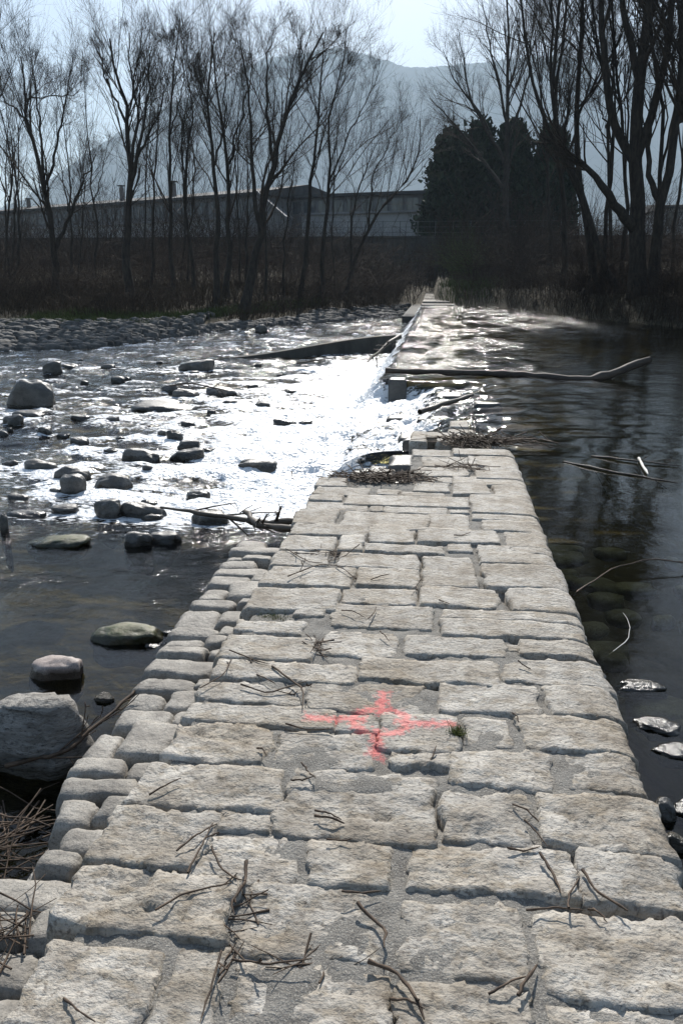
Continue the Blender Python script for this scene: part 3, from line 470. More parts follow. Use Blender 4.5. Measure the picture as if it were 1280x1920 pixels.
# ---------------------------------------------------------------- weir
weir = empty('stone_weir', (0, 0, 0))
tag(weir, 'long straight weir paved with worn pale granite blocks, running across the river', 'weir')
def block(x0, x1, y0, y1, zt, res, seed, rough, m, name='stone', depth=.16, right=False, edge=.03, tilt=0., parent=weir, pillow=0.):
    wd, dp = x1 - x0, y1 - y0
    nx, ny = max(5, int(wd / res) + 1), max(5, int(dp / res) + 1)
    eu = np.concatenate([[0, .012 / wd, .03 / wd], np.linspace(.06 / wd, 1 - .06 / wd, max(2, nx - 4)), [1 - .03 / wd, 1 - .012 / wd, 1]]) if wd > .14 else np.linspace(0, 1, 9)
    ev = np.concatenate([[0, .012 / dp, .03 / dp], np.linspace(.06 / dp, 1 - .06 / dp, max(2, ny - 4)), [1 - .03 / dp, 1 - .012 / dp, 1]]) if dp > .14 else np.linspace(0, 1, 9)
    u, v = np.meshgrid(eu, ev)
    x = (u - .5) * wd; y = (v - .5) * dp
    cx, cy = (x0 + x1) / 2, (y0 + y1) / 2
    x = x + .02 * fbm((y + cy) * 11, u * 2 + seed, 0, 2, seed) * np.abs(2 * u - 1); y = y + .018 * fbm((x + cx) * 11, v * 2 + seed, 0, 2, seed + 5) * np.abs(2 * v - 1)
    rc = min(.014, .2 * min(wd, dp))*(1+1.2*((seed*37)%7)/7) if not pillow else min(.045,.3*min(wd,dp))                           # rounded plan corners
    qx = np.abs(u - .5) * wd - (wd / 2 - rc); qy = np.abs(v - .5) * dp - (dp / 2 - rc)
    e = -(np.hypot(np.maximum(qx, 0), np.maximum(qy, 0)) + np.minimum(np.maximum(qx, qy), 0) - rc)
    e = e + (.011 * fbm((x + cx) * 34, (y + cy) * 34, 0, 3, seed + 21, .65) - .002 if not pillow else .009 * fbm((x + cx) * 26, (y + cy) * 26, 0, 3, seed + 21, .65))
    k = np.clip(1 - e / edge, 0, 1.6)
    z = -edge * (1 - np.sqrt(np.clip(1 - np.minimum(k, 1) ** 2, 0, 1))) - np.maximum(k - 1, 0) * .06
    wxp, wyp = x + cx, y + cy
    wr = .03 * fbm(wxp * 6, wyp * 6, 0, 2, seed + 11)
    rel = .55 * fbm(wxp * 16, (wyp + wr) * 26, 0, 4, seed, .62) + .5 * fbm(wxp * 6, wyp * 9, 0, 2, seed + 2)
    pit = np.maximum(0, fbm(wxp * 16 + 5, (wyp + wr) * 48, 0, 3, seed + 3, .6) - .1) * np.clip(.6 + fbm(wxp * 5, wyp * 6, 0, 2, seed + 6) * 1.6, 0, 1.3)
    z = z + rough * (.02 * rel - .02 * pit) + .007 * fbm(wxp * 2.5, wyp * 2.5, 0, 2, seed + 8) + tilt * (v - .5) * dp
    if pillow: z = z - pillow * ((2 * u - 1) ** 4 * .5 + (2 * v - 1) ** 4 * .5)
    if right:
        q = np.clip((x - (wd / 2 - .085)) / .13, 0, 1); z = z - .13 * (1 - np.sqrt(1 - q ** 2 * .98)); x = x + .02 * q
    n_, m_ = u.shape
    Vt = np.stack([x, y, z], -1).reshape(-1, 3)
    idx = np.arange(n_ * m_).reshape(n_, m_)
    ring = np.concatenate([idx[0, :], idx[1:, -1], idx[-1, -2::-1], idx[-2:0:-1, 0]])
    sk = Vt[ring].copy(); sk[:, 2] = -depth
    r2 = np.arange(len(ring)) + n_ * m_; nx2 = np.roll(np.arange(len(ring)), -1)
    side = np.stack([ring, r2, r2[nx2], ring[nx2]], -1)
    o = mobj(name, np.concatenate([Vt, sk]), [grid_faces(n_, m_), side], m, parent, True, (cx, cy, zt))
    return o
def weir_res(y): return .014 if y < 2.6 else .02 if y < 3.8 else .03 if y < 5.5 else .045
rs = random.Random(5)
for i, (x0, x1, y0, y1) in enumerate(TOP):
    yc = (y0 + y1) / 2; right = x1 > .6
    if x0 < -.82: x0 = min(x0, -.9)
    if right: x1 = max(x1, .715)
    rough = (1.0 if yc < 2.7 else .62 if yc < 3.3 else .36) * rs.uniform(.65, 1.2)
    zt = rs.uniform(-.004, .01) + (-.03 if yc > 8 else 0)
    m = M['stone']
    block(x0 - .006, x1 + .006, y0 - .007, y1 + .007, zt, weir_res(yc), i, rough, m, right=right, edge=rs.uniform(.005, .011) if yc < 4 else rs.uniform(.008, .014), depth=.5 if right or x0 < -.8 else .16)
# the paving goes on behind the camera
yb = 1.36; i = 300
while yb > -3:
    hgt = rs.uniform(.2, .3); xx = -.92
    while xx < .6:
        ww = rs.uniform(.28, .5); xe = xx + ww
        if xe > .5: xe = .72
        block(xx + .002, xe - .006, yb - hgt + .004, yb - .004, rs.uniform(-.01, .012), .05 if yb < .8 else .02, i, .8, M['stone'], right=xe > .6, depth=.5); i += 1
        xx = xe + .012
    yb -= hgt
for i, (x0, x1, y0, y1) in enumerate(APRON):
    yc = (y0 + y1) / 2; z = -.13 - .035 * max(0, yc - 2) + rs.uniform(-.02, .012) - .06 * max(0, -1.15 - (x0 + x1) / 2)
    block(x0 - .004, x1 + .004, y0 - .004, y1 + .004, z, .02 if yc < 3.5 else .03, 500 + i, .42, M['apron'], depth=.3, edge=.026, pillow=.009, tilt=rs.uniform(-.12, .12))
# mortar bed between the blocks
mx_, my_ = np.arange(-.9, .70, .02), np.arange(-3, 7.7, .02)
X, Y = np.meshgrid(mx_, my_)
Z = np.where(Y < 3.4, -.007, -.011) + .012 * fbm(X * 6, Y * 6, 0, 4, 13) + .006 * fbm(X * 30, Y * 30, 0, 2, 15) - .09 * np.maximum(0, fbm(X * 4, Y * 4, 0, 2, 19) - .3)
Z -= .3 * sstep(.58, .72, X) ** 2 + .25 * sstep(-.86, -.92, X)
Z = np.where((Y > 6.55 + .1 * noise(X * 9, X * 0, 0, 3)) & (X < -.2), -.5, Z); mobj('mortar_bed', np.stack([X, Y, Z], -1), grid_faces(len(my_), len(mx_)), M['mortar'], weir)
def wbox(name, x0, x1, y0, y1, z0, z1, m, parent): return mobj(name, boxv(x0, x1, y0, y1, z0, z1), BOXF, m, parent, False)
wbox('masonry_core', -.89, .69, -3, 6.5, -1.4, -.11, M['wet'], weir); wbox('masonry_core', -.2, .69, 6.502, 8.15, -1.4, -.11, M['wet'], weir)
wbox('apron_core', -1.3, -.9, -3, 5.6, -1.4, -.34, M['wet'], weir)
wbox('broken_core', -.9, .72, 8.16, 14.5, -1.4, -.66, M['concrete'], weir)
wbox('crest_sill', -.78, .74, 14.5, 49.9, -1.4, -.3, M['concrete'], weir)
# broken blocks washed by the cascade
for i, (x0, x1, y0, y1, z) in enumerate([(-.6, -.42, 7.15, 7.5, -.1), (-.4, -.16, 7.1, 7.5, .0), (-.7, -.45, 7.62, 7.85, -.2), (-.85, -.5, 6.75, 7.0, -.16), (-.42, -.2, 6.72, 6.95, -.09), (-.35, -.1, 7.75, 8.1, -.1), (-.85, -.55, 8.1, 8.4, -.34), (-.35, -.05, 9.2, 9.5, -.2), (-.45, -.1, 10.2, 10.6, -.36), (.55, .95, 11.9, 12.5, -.19), (-.25, .2, 11.4, 11.8, -.33), (-.7, -.3, 12.0, 12.4, -.42), (.0, .42, 12.9, 13.3, -.2), (-.82, -.5, 14.25, 14.6, -.13)]):
    block(x0, x1, y0, y1, z, .05, 700 + i, .5, M['wet'], depth=.7, edge=.05, tilt=rs.uniform(-.1, .1))
# dry far end of the weir, ramping up to the bank
yy = 50.; i = 0
while yy < 78:
    L = rs.uniform(.55, .8) if yy < 62 else 1.2; zz = .04 + .56 * (yy - 50) / 28; xs = -.95
    for xe in (-.95 + rs.uniform(.5, .9), .62):
        wbox('stone', xs + .012, xe - .012, yy + .012, yy + L - .012, zz - .5, zz + rs.uniform(-.02, .02), M['stone'], weir); xs = xe
    yy += L
wbox('step_slab', -.98, .9, 48.6, 49.9, -.7, -.07, M['stone'], weir)
wbox('edge_sill', -1.7, -1.05, 40, 62, -1, -.32, M['concrete'], weir)
# ---------------------------------------------------------------- curved wall in the downstream pool
n = 24; s = np.linspace(0, 1, n)
wxs = -1.2 - 5.1 * s; wys = 24.6 - 2.4 * np.sin(s * 1.57); zt = -.12 - .5 * sstep(0, 1, s) ** 1.0
V = np.concatenate([np.stack([wxs, wys, zt], -1), np.stack([wxs - .05, wys + .45, zt], -1), np.stack([wxs, wys, zt * 0 - 1.3], -1), np.stack([wxs - .05, wys + .45, zt * 0 - 1.3], -1)])
a = np.arange(n - 1)
Fw = np.concatenate([np.stack([a, a + 1, n + a + 1, n + a], -1), np.stack([2 * n + a, 2 * n + a + 1, a + 1, a], -1), np.stack([n + a, n + a + 1, 3 * n + a + 1, 3 * n + a], -1)])
tag(mobj('concrete_wing_wall', V, Fw, M['concrete'], None, False), 'dark curved concrete wall dipping into the foam below the weir', 'wall')
# ---------------------------------------------------------------- rocks
for i, (x, y, wd, dp, ht, lab) in enumerate(ROCKS):
    if 'pinkish' in lab: wd, dp, ht, x = wd * .85, dp * .85, ht * .85, x - .04
    if 'ribbed' in lab: ht = ht * .88; wd = wd * 1.1; x = x - .05
    rib = 'ribbed' in lab; m = 'pale' if ('pale oval' in lab or 'ribbed' in lab) else 'moss_rock' if 'mossy' in lab else 'granite' if 'granite' in lab else 'rock'
    V, F = rock(wd * 1.06, max(dp, wd * .55) * 1.1, ht * 1.1, i + 3, 4 if wd > .15 else 3, .2 if 'ribbed' not in lab else .07, .55 if 'ribbed' not in lab else .8, .8 if 'ribbed' not in lab else .95)
    V[:, 2] = np.where(V[:, 2] < 0, V[:, 2] * 1.2, V[:, 2])
    if rib: V = V + np.stack([V[:, 0] * 0, -.02 * np.sin(V[:, 2] * 110 + 3 * fbm(V[:, 0] * 9, V[:, 1] * 9, 0, 3, 2)), V[:, 0] * 0], -1) + .012 * fbm(V[:, 0] * 12, V[:, 1] * 20, V[:, 2] * 40, 3, 4)[:, None]
    o = mobj('boulder' if wd > .25 else 'river_stone', V, F, M[m], None, True, (x, y, water_z(x, y) - .02))
    tag(o, lab, 'boulder' if wd > .25 else 'stone', 'rocks in the river below the weir')
for i, (x, y, wd, dp, ht, m, lab) in enumerate([(.93, 3.42, .24, .16, .018, 'rock', 'wet flat stone barely awash beside the weir, farthest of its row'), (.93, 3.08, .2, .14, .02, 'rock', 'glistening pale stone breaking the pool surface beside the weir'), (.98, 2.9, .26, .12, .02, 'rock', 'wet ragged slab in the pool just before the dark round pebble'), (.8, 2.5, .075, .09, .06, 'rock', 'dark round pebble at the foot of the weir in the pool'), (.91, 2.55, .16, .12, .02, 'rock', 'wet slab behind the dark round pebble'), (.8, 2.34, .07, .07, .05, 'pale', 'small whitish pebble at the foot of the weir'), (.82, 2.2, .08, .08, .05, 'rock', 'grey-brown pebble nearest the camera at the weir foot')]):
    V, F = rock(wd, dp, ht, i + 90, 4, .14 if ht > .03 else .3); V[:, 2] = np.where(V[:, 2] < 0, V[:, 2] * 2, V[:, 2])
    tag(mobj('river_stone', V, F, M[m], None, True, (x, y, U - .005)), lab, 'stone', 'stones in the pool beside the weir')
for i in range(44):
    x, y = .85 + rs.random() ** 1.5 * 1.1, 2.0 + i * .085 + rs.uniform(-.05, .05); wd = rs.uniform(.12, .34)
    V, F = rock(wd, wd * .7, .04, i + 140, 2, .2)
    tag(mobj('submerged_stone', V, F, M['apron'], None, True, (x, y, U - rs.uniform(.07, .16))), 'flat pale stone lying under the shallow water beside the weir', 'stone', 'submerged stones beside the weir')
for k in range(46):
    y = rng.uniform(7.4, 21); x = -1.9 - (rng.random() ** .8) * min(9, y * .42); wd = rng.uniform(.08, .26)
    V, F = rock(wd, wd * .75, wd * rng.uniform(.25, .5), 300 + k, 3, .22); V[:, 2] = np.where(V[:, 2] < 0, V[:, 2] * 1.5, V[:, 2])
    tag(mobj('river_stone', V, F, M['rock'], None, True, (x, y, water_z(x, y) - .02)), 'small dark wet stone poking out of the glittering rapids', 'stone', 'small stones in the rapids')
# cobble bank
cm = [mesh('cobble', *rock(1, .8, .35, 200 + k, 2, .12), M['cobble']) for k in range(6)]
cnt = 0; stuffV = []
for k in range(3600):
    x = rng.uniform(-17, -5.2); d = rng.uniform(-.7, 5.2 if x < -9.5 else 1.2); y = shore(x) + d
    s = rng.uniform(.14, .42) * (1 if rng.random() < .8 else 1.4); z = max(float(ground_z(np.array(x), np.array(y))), -.66) + .03
    a = rng.uniform(0, 6.28)
    if d < 1.1 and cnt < 140 and x > -13.5:
        o = bpy.data.objects.new('bank_cobble', cm[k % 6]); o.location = (x, y, z); o.rotation_euler = (0, 0, a); o.scale = (s, s, s); link(o)
        tag(o, 'rounded grey cobble along the water\'s edge of the far cobble bank', 'cobble', 'cobbles at the edge of the far bank'); cnt += 1
    else:
        V, F = rock(1, .8, .4, 200 + k % 6, 1, .12); c_, s_ = math.cos(a), math.sin(a)
        stuffV.append((np.stack([V[:, 0] * c_ - V[:, 1] * s_, V[:, 0] * s_ + V[:, 1] * c_, V[:, 2]], -1) * s + (x, y, z), F))
for k in range(260):                      # loose rubble beside the far end of the weir
    x = rng.uniform(-6.5, -1.8); y = shore(x) + rng.uniform(-4, 3); s = rng.uniform(.2, .6)
    V, F = rock(1, .8, .35, 200 + k % 6, 1, .15); stuffV.append((V * s + (x, y, max(float(ground_z(np.array(x), np.array(y))), -.66)), F))
V, F = join(stuffV); tag(mobj('cobbles', V, F, M['cobble']), 'mass of grey cobbles heaped along the far river bank', 'cobbles', kind='stuff')
# ---------------------------------------------------------------- trees
def grow(P, Rd, n, tr, lr, ar, K, seed, up=.25, jit=.12, rf=.6):
    g = np.random.default_rng(seed); N, Kp, _ = P.shape
    t = g.uniform(tr[0], tr[1], (N, n)); f = t * (Kp - 1); i0 = np.minimum(f.astype(int), Kp - 2); fr = (f - i0)[..., None]
    ar_ = np.arange(N)[:, None]
    base = P[ar_, i0] * (1 - fr) + P[ar_, i0 + 1] * fr
    rb = (Rd[ar_, i0] * (1 - fr[..., 0]) + Rd[ar_, i0 + 1] * fr[..., 0]) * rf
    tg = P[ar_, i0 + 1] - P[ar_, i0]; tg /= np.linalg.norm(tg, axis=2, keepdims=True) + 1e-9
    Lp = np.linalg.norm(np.diff(P, axis=1), axis=2).sum(1)[:, None]
    L = Lp * g.uniform(lr[0], lr[1], (N, n)) * (1 - .5 * t)
    rv = g.normal(size=(N, n, 3)); pr = np.cross(tg, rv); pr /= np.linalg.norm(pr, axis=2, keepdims=True) + 1e-9
    an = np.radians(g.uniform(ar[0], ar[1], (N, n)))[..., None]
    d = (tg * np.cos(an) + pr * np.sin(an)).reshape(-1, 3); base = base.reshape(-1, 3); L = L.reshape(-1); rb = rb.reshape(-1)
    Q = np.empty((len(base), K, 3)); Q[:, 0] = base
    for k in range(1, K):
        d = d + g.normal(size=d.shape) * jit + np.array([0, 0, up / (K - 1)]); d /= np.linalg.norm(d, axis=1, keepdims=True)
        Q[:, k] = Q[:, k - 1] + d * (L / (K - 1))[:, None]
    return Q, np.maximum(rb[:, None] * np.linspace(1, .4, K)[None], .0022)
def resample(p, K):
    p = np.array(p, float); s = np.concatenate([[0], np.cumsum(np.linalg.norm(np.diff(p, axis=0), axis=1))]); q = np.linspace(0, s[-1], K * 4)
    c = np.stack([np.interp(q, s, p[:, i]) for i in range(3)], -1)
    for _ in range(6): c[1:-1] = (c[:-2] + 2 * c[1:-1] + c[2:]) / 4
    return c[np.linspace(0, len(c) - 1, K).astype(int)]
ORD = 'first second third fourth fifth sixth seventh eighth ninth tenth eleventh twelfth thirteenth fourteenth fifteenth sixteenth'.split()
for key, fmt in (('thin young', '%s thin young bare tree of the grove, counting from the left edge'), ('tangle', '%s tall slim bare tree around the massive trunk, counting from the conifers')):
    idx = sorted([i for i, t in enumerate(TREES) if key in t[0]], key=lambda i: TREES[i][3][0][0][0] / TREES[i][1])
    for k, i in enumerate(idx): TREES[i] = (fmt % ORD[k],) + tuple(TREES[i][1:])
for ti, (lab, Yd, r0, stems) in enumerate(TREES):
    g = np.random.default_rng(100 + ti); big = Yd < 36 or Yd > 60
    bx, bz = stems[0][0]; gz = float(ground_z(np.array(bx), np.array(float(Yd)))) - .15
    root = empty('bare_tree', (bx, Yd, gz)); o0 = np.array([bx, Yd, gz])
    tag(root, lab, 'tree', 'young trees in the grove' if 'thin young' in lab else 'slim trees in the thicket' if 'tall slim' in lab else 'bare riverside trees')
    PP, RR = [], []
    ztop = max(q[1] for s_ in stems for q in s_)
    for si, st in enumerate(stems):
        p = np.array([(x, 0, z) for x, z in st], float); n_ = len(p)
        p[:, 1] = np.cumsum(np.concatenate([[0], g.normal(0, .35, n_ - 1)])) if si else np.cumsum(np.concatenate([[0], g.normal(0, .15, n_ - 1)]))
        p[:, 1] += Yd
        if si:     # start on the trunk
            j = np.argmin(np.linalg.norm(PP[0][:, [0, 2]] - p[0, [0, 2]], axis=1)); p[:, 1] += PP[0][j, 1] - p[0, 1]; p[0] = PP[0][j]
        else: p[0, 2] = gz
        c = resample(p, 14); hrel = np.clip((c[:, 2] - gz) / (ztop - gz), 0, 1)
        c[1:] += g.normal(0, .04, c[1:].shape)
        sp = np.linspace(0, 1, 14); rr = 1.12 * r0 * (1 - .86 * sp ** .85) if si == 0 else RR[0][min(j, 13)] * .72 * (1 - .85 * sp)
        rr = np.maximum(rr, .012); rr[0] *= 1.35 if si == 0 else 1
        PP.append(c); RR.append(rr)
    P0, R0 = np.stack(PP), np.stack(RR)
    mobj('trunk', *(lambda a: (a[0] - o0, a[1]))(tubes(P0, R0, 8)), M['bark'], root)
    ns = len(stems); q = 10 if ns > 3 else 12; thin = r0 < .095; q = 7 if thin else q
    P1, R1 = grow(P0, R0, q, (.3, .97), (.25, .48), (18, 44), 7, ti * 10 + 1, .4, .1, .42)
    P2, R2 = grow(P1, R1, 4 if thin else 6, (.15, .98), (.5, .95), (18, 42), 5, ti * 10 + 2, .35, .12, .5)
    Pe, Re = grow(P0[:, -6:], R0[:, -6:], 5, (.0, 1.), (.6, 1.1), (10, 38), 5, ti * 10 + 6, .3, .1, .4)
    P2 = np.concatenate([P2, Pe]); R2 = np.concatenate([R2, Re])
    tall = bx > 4 and Yd < 60
    P3, R3 = grow(P2, R2, 4 if thin or tall else 5, (.15, 1.), (.55, 1.0), (15, 42), 4, ti * 10 + 3, .3, .1, .5)
    P4, R4 = grow(P3, R3, 3, (.1, 1.), (.55, 1.1), (15, 42), 3, ti * 10 + 4, .2, .1, .6)
    V, F = join([tubes(P1, R1, 5), tubes(P2, R2, 4), tubes(P3, R3, 3), tubes(P4, np.maximum(R4, .0025), 3)])
    mobj('crown', V - o0, F, M['twig'], root)
# dark conifers
def conifer(x, y, h, wd, seed, lab):
    g = np.random.default_rng(seed); z0 = 4.5
    root = empty('conifer', (x, y, z0)); tag(root, lab, 'tree', 'dark conifers by the factory')
    P = np.array([[[0, 0, 0], [0, 0, h * .5], [0, 0, h * .95]]], float); mobj('trunk', *tubes(P, np.array([[.25, .16, .03]]), 7), M['bark'], root)
    N = 19000; t = g.random(N) ** .8; ang = g.uniform(0, 6.283, N)
    lob = 1 + .38 * noise(ang * 1.3 + seed, t * 6, 0, seed) + .2 * noise(ang * 4, t * 16, 0, seed + 1)
    prof = np.where(t < .18, .75 + t * 1.4, (1 - t) ** .5 * 1.05) * lob
    r = wd / 2 * prof * np.sqrt(g.uniform(.35, 1, N)); c = np.stack([r * np.cos(ang), r * np.sin(ang), t * h], -1)
    nb = 150; tb = g.random(nb) ** .85; ab = g.uniform(0, 6.283, nb); pb = np.where(tb < .15, .8 + tb, (1 - tb) ** .6 * 1.1) * wd / 2 * g.uniform(.55, 1.08, nb)
    cb = np.stack([pb * np.cos(ab), pb * np.sin(ab), tb * h * .97], -1); kk = g.integers(0, nb, N); sz = g.uniform(.22, .5, nb)[kk][:, None]
    cl = cb[kk] + g.normal(0, 1, (N, 3)) * sz * (.8, .8, .9); inner = g.random(N) < .18; c = np.where(inner[:, None], c * (.55, .55, .9), cl); c[:, 2] = np.maximum(c[:, 2], .1)
    keep = (fbm(c[:, 0] * 1.1, c[:, 1] * 1.1, c[:, 2] * 1.3, 3, seed + 5) > -.5); c = c[keep]; N = len(c)
    a = g.normal(size=(N, 3)); a[:, 2] = np.abs(a[:, 2]) + .6; a /= np.linalg.norm(a, axis=1, keepdims=True)
    b = np.cross(a, g.normal(size=(N, 3))); b /= np.linalg.norm(b, axis=1, keepdims=True); s = g.uniform(.15, .4, (N, 1))
    V = np.stack([c - b * s * .5, c + b * s * .5, c + b * s * .25 + a * s * 1.5, c - b * s * .25 + a * s * 1.5], 1).reshape(-1, 3)
    mobj('crown', V, np.arange(N * 4).reshape(-1, 4), M['conifer'], root, False)
conifer(.6, 80, 8.8, 4.9, 1, 'dark conifer standing free beside the factory wall, ragged outline')
conifer(3.2, 81, 9.9, 4.6, 2, 'second dark conifer from the factory, the tallest of the clump')
conifer(6.0, 80, 9.5, 4.6, 3, 'third dark conifer from the factory, below the spreading poplar')
conifer(9.2, 79, 8.7, 5.0, 4, 'last dark conifer of the clump, nearest the massive bare tree')
# brushwood and grass
def brush(name, N, sampler, hr, label, cat, m, seed, rad=(.004, .011), lean=.6, kind='stuff'):
    g = np.random.default_rng(seed); x, y = sampler(g, N); z = ground_z(x, y)
    z = np.where(y > 75, 4.5, z)
    h = g.uniform(hr[0], hr[1], N) * np.clip(.7 + 1.5 * fbm(x * .3, y * .3, 0, 3, seed), .2, 1.7); d = g.normal(0, lean, (N, 2)); K = 5
    t = np.linspace(0, 1, K)[None, :]
    P = np.stack([x[:, None] + d[:, :1] * h[:, None] * t ** 1.6, y[:, None] + d[:, 1:] * h[:, None] * t ** 1.6, z[:, None] - .05 + h[:, None] * (t - .35 * np.abs(d).sum(1)[:, None] * t ** 2.5)], -1)
    P[:, 1:] += g.normal(0, .05, (N, K - 1, 3)) * h[:, None, None] * .5
    Rr = g.uniform(rad[0], rad[1], N)[:, None] * np.linspace(1, .35, K)[None]
    A = tubes(P, Rr, 3); B = grow(P, Rr, 4, (.3, 1), (.25, .5), (25, 60), 3, seed + 1, .1, .2, .8)
    V, F = join([A, tubes(*B, 3)])
    o = mobj(name, V, F, m); tag(o, label, cat, kind=kind); return o
def left_bank(g, N): x = g.uniform(-34, -2.5, N); return x, shore(x) + np.where(x < -9, 7, 2.2) + g.uniform(0, 1, N) ** 1.3 * 24
brush('undergrowth', 8500, left_bank, (.5, 2.6), 'brown leafless undergrowth below the grove of bare trees', 'undergrowth', M['brush'], 11)
def right_bank(g, N): x = g.uniform(3.6, 26, N); return x, shore(x) - .3 + g.uniform(0, 1, N) ** 1.4 * 14
brush('thicket', 9000, right_bank, (.9, 3.4), 'dense brown brushwood thicket hanging over the upstream pool', 'thicket', M['brush'], 12)
def slope(g, N): x = g.uniform(-40, 34, N); y = g.uniform(50, 75, N); k = (np.abs(x - .2) < 1.6 + (y - 50) * .02); return np.where(k, x + np.where(x > 0, 4, -5), x), y
brush('slope_scrub', 9000, slope, (1.2, 4.2), 'dark scrub on the slope before the retaining wall', 'scrub', M['brush'], 13, (.008, .02))
def bush_at(cx, cy, r):
    return lambda g, N: (cx + g.normal(0, r, N), cy + g.normal(0, r, N))
def back(g, N): x = g.uniform(-40, 34, N); return x, g.uniform(62, 74, N)
brush('tall_scrub', 3200, back, (3, 6.5), 'tall thin leafless scrub rising before the factory', 'scrub', M['brush'], 16, (.014, .032), .25)
brush('leafing_bush', 220, bush_at(1.6, 60, .5), (1.5, 3.2), 'pale greenish leafing bush beside the dry end of the weir', 'bush', M['grass'], 14, (.008, .016), .5, None)
def grass(name, N, sampler, hr, label, m, seed, wd=.012, cat='grass', kind='stuff', zf=None, parent=None):
    g = np.random.default_rng(seed); x, y = sampler(g, N); z = ground_z(x, y) if zf is None else np.full(N, zf)
    h = g.uniform(hr[0], hr[1], N)[:, None]; d = g.normal(0, .45, (N, 2)); a = g.uniform(0, 6.28, N); sd = np.stack([np.cos(a), np.sin(a), a * 0], -1) * wd
    b = np.stack([x, y, z - .01], -1); mid = b + np.concatenate([d * h * .3, h * .6], 1); tip = b + np.concatenate([d * h, h * .95], 1)
    V = np.stack([b - sd, b + sd, mid + sd * .7, mid - sd * .7, tip], 1).reshape(-1, 3); k = np.arange(N)[:, None] * 5
    o = mobj(name, V, [k + np.array([[0, 1, 2, 3]]), k + np.array([[3, 2, 4]])], m); tag(o, label, cat, kind=kind); return o
def strip(g, N): x = g.uniform(-15, -6.2, N); return x, shore(x) + 4.5 + g.uniform(0, 3.2, N) + noise(x * .8, x * 0, 0, 5)
grass('bank_grass', 16000, strip, (.08, .28), 'strip of green grass behind the cobble bank', M['grass'], 21, .014)
def isl(g, N): x = 2.6 + g.normal(0, 1.1, N); return x, 55 + g.normal(0, 3, N) + (x - 2) * 1.
grass('island_grass', 5000, isl, (.2, .5), 'bright grass patch beside the dry end of the weir', M['grass'], 22, .02)
M['straw'] = mat('dead_grass', (.035, .024, .014), (.08, .055, .033), 2, .9, 0, spec=.2)
def deadl(g, N): x = g.uniform(-30, -2.5, N); return x, shore(x) + np.where(x < -9, 6.3, 1.6) + g.uniform(0, 1, N) * 16
grass('dead_grass', 26000, deadl, (.25, .8), 'dry brown grass under the grove of bare trees', M['straw'], 23, .012)
def deadr(g, N): x = g.uniform(1, 24, N); return x, shore(x) + .2 + g.uniform(0, 1, N) * 16
grass('dead_grass', 16000, deadr, (.25, .9), 'dry brown grass tangled in the upstream thicket', M['straw'], 24, .012)
# ---------------------------------------------------------------- factory, wall, fence
rw = empty('retaining_wall', (0, 75.2, 0)); tag(rw, 'dark retaining wall at the head of the bank below the factory', 'wall')
for k in range(26):
    x0 = -78 + k * 6; wbox('wall_panel', x0 + .02, x0 + 5.98, -.1 + (k % 2) * .03, .35, 1.2, 4.55, M['concrete'], rw)
wbox('coping', -78, 78, -.2, .45, 4.56, 4.7, M['concrete'], rw)
fe = empty('wire_fence', (0, 75.4, 4.7)); tag(fe, 'thin metal post and rail fence along the retaining wall', 'fence')
for k in range(30): wbox('post', -14 + k * 1.5 - .03, -14 + k * 1.5 + .03, -.03, .03, 0, 1.25, M['metal'], fe)
for z in (.3, .75, 1.2): wbox('rail', -14.2, 29.8, .032, .06, z - .015, z + .015, M['metal'], fe)
def building(name, A, B, depth, z0, z1, label, wall, win, skirt=None, gable=0.):
    # long wing from A to B (front line), roof, window band, each window a part
    A = np.array(A, float); B = np.array(B, float); L = np.linalg.norm(B - A); ang = math.atan2(*(B - A)[::-1])
    r = empty(name, (*A, z0)); r.rotation_euler = (0, 0, ang); tag(r, label, 'building'); h = z1 - z0
    wbox('wall', 0, L, 0, depth, 0, h - .3, wall, r)
    rv = np.array([[-.4, -.5, h - .3], [L + .4, -.5, h - .3], [L + .4, depth + .5, h - .3], [-.4, depth + .5, h - .3], [-.4, -.5, h], [L + .4, -.5, h], [L + .4, depth / 2, h + gable], [-.4, depth / 2, h + gable], [L + .4, depth + .5, h], [-.4, depth + .5, h]])
    rf = [np.array([[0, 3, 2, 1], [0, 1, 5, 4], [4, 5, 6, 7], [7, 6, 8, 9], [3, 9, 8, 2]]), np.array([[1, 2, 8], [1, 8, 5], [5, 8, 6], [0, 4, 9], [0, 9, 3], [4, 7, 9]])]
    roof = mobj('roof', rv, rf, M['roof'], r, False)
    nw = int(L / 1.7)
    for k in range(nw):
        x = .5 + k * (L - 1) / nw
        f = wbox('window', x, x + 1.3, -.06, -.003, h - 1.95, h - .6, M['metal'], r); wbox('pane', x + .08, x + .62, -.09, -.062, h - 1.87, h - .68, M['glass'], f); wbox('pane', x + .7, x + 1.22, -.09, -.062, h - 1.87, h - .68, M['glass'], f)
    if skirt: wbox('lower_hall', skirt[0], skirt[1], -skirt[2], -.1, 0, skirt[3], M['white_wall'], r); wbox('lean_to_roof', skirt[0] - .2, skirt[1] + .2, -skirt[2] - .3, -.1, skirt[3] + .003, skirt[3] + .2, M['tin'], r)
    return r, roof, h
bA, roofA, hA = building('factory_wing', (-62, 114), (-18.2, 88.6), 14, 4.5, 9.6, 'long low factory wing with a row of windows and three chimneys', M['wall'], 1, (8, 48, 3, 2.4), 1.2)
for x, y, hh, m in ((6, 3, 1.5, 'brick'), (26.5, 2, 1.9, 'brick'), (35, 2.5, 1.9, 'brick')):
    c = wbox('chimney', x - .2, x + .2, y - .2, y + .2, hA - .1, hA + hh, M[m], bA); wbox('chimney_cap', x - .33, x + .33, y - .33, y + .33, hA + hh + .12, hA + hh + .25, M['concrete'], c); wbox('flue', x - .13, x + .13, y - .13, y + .13, hA + hh, hA + hh + .12, M['metal'], c)
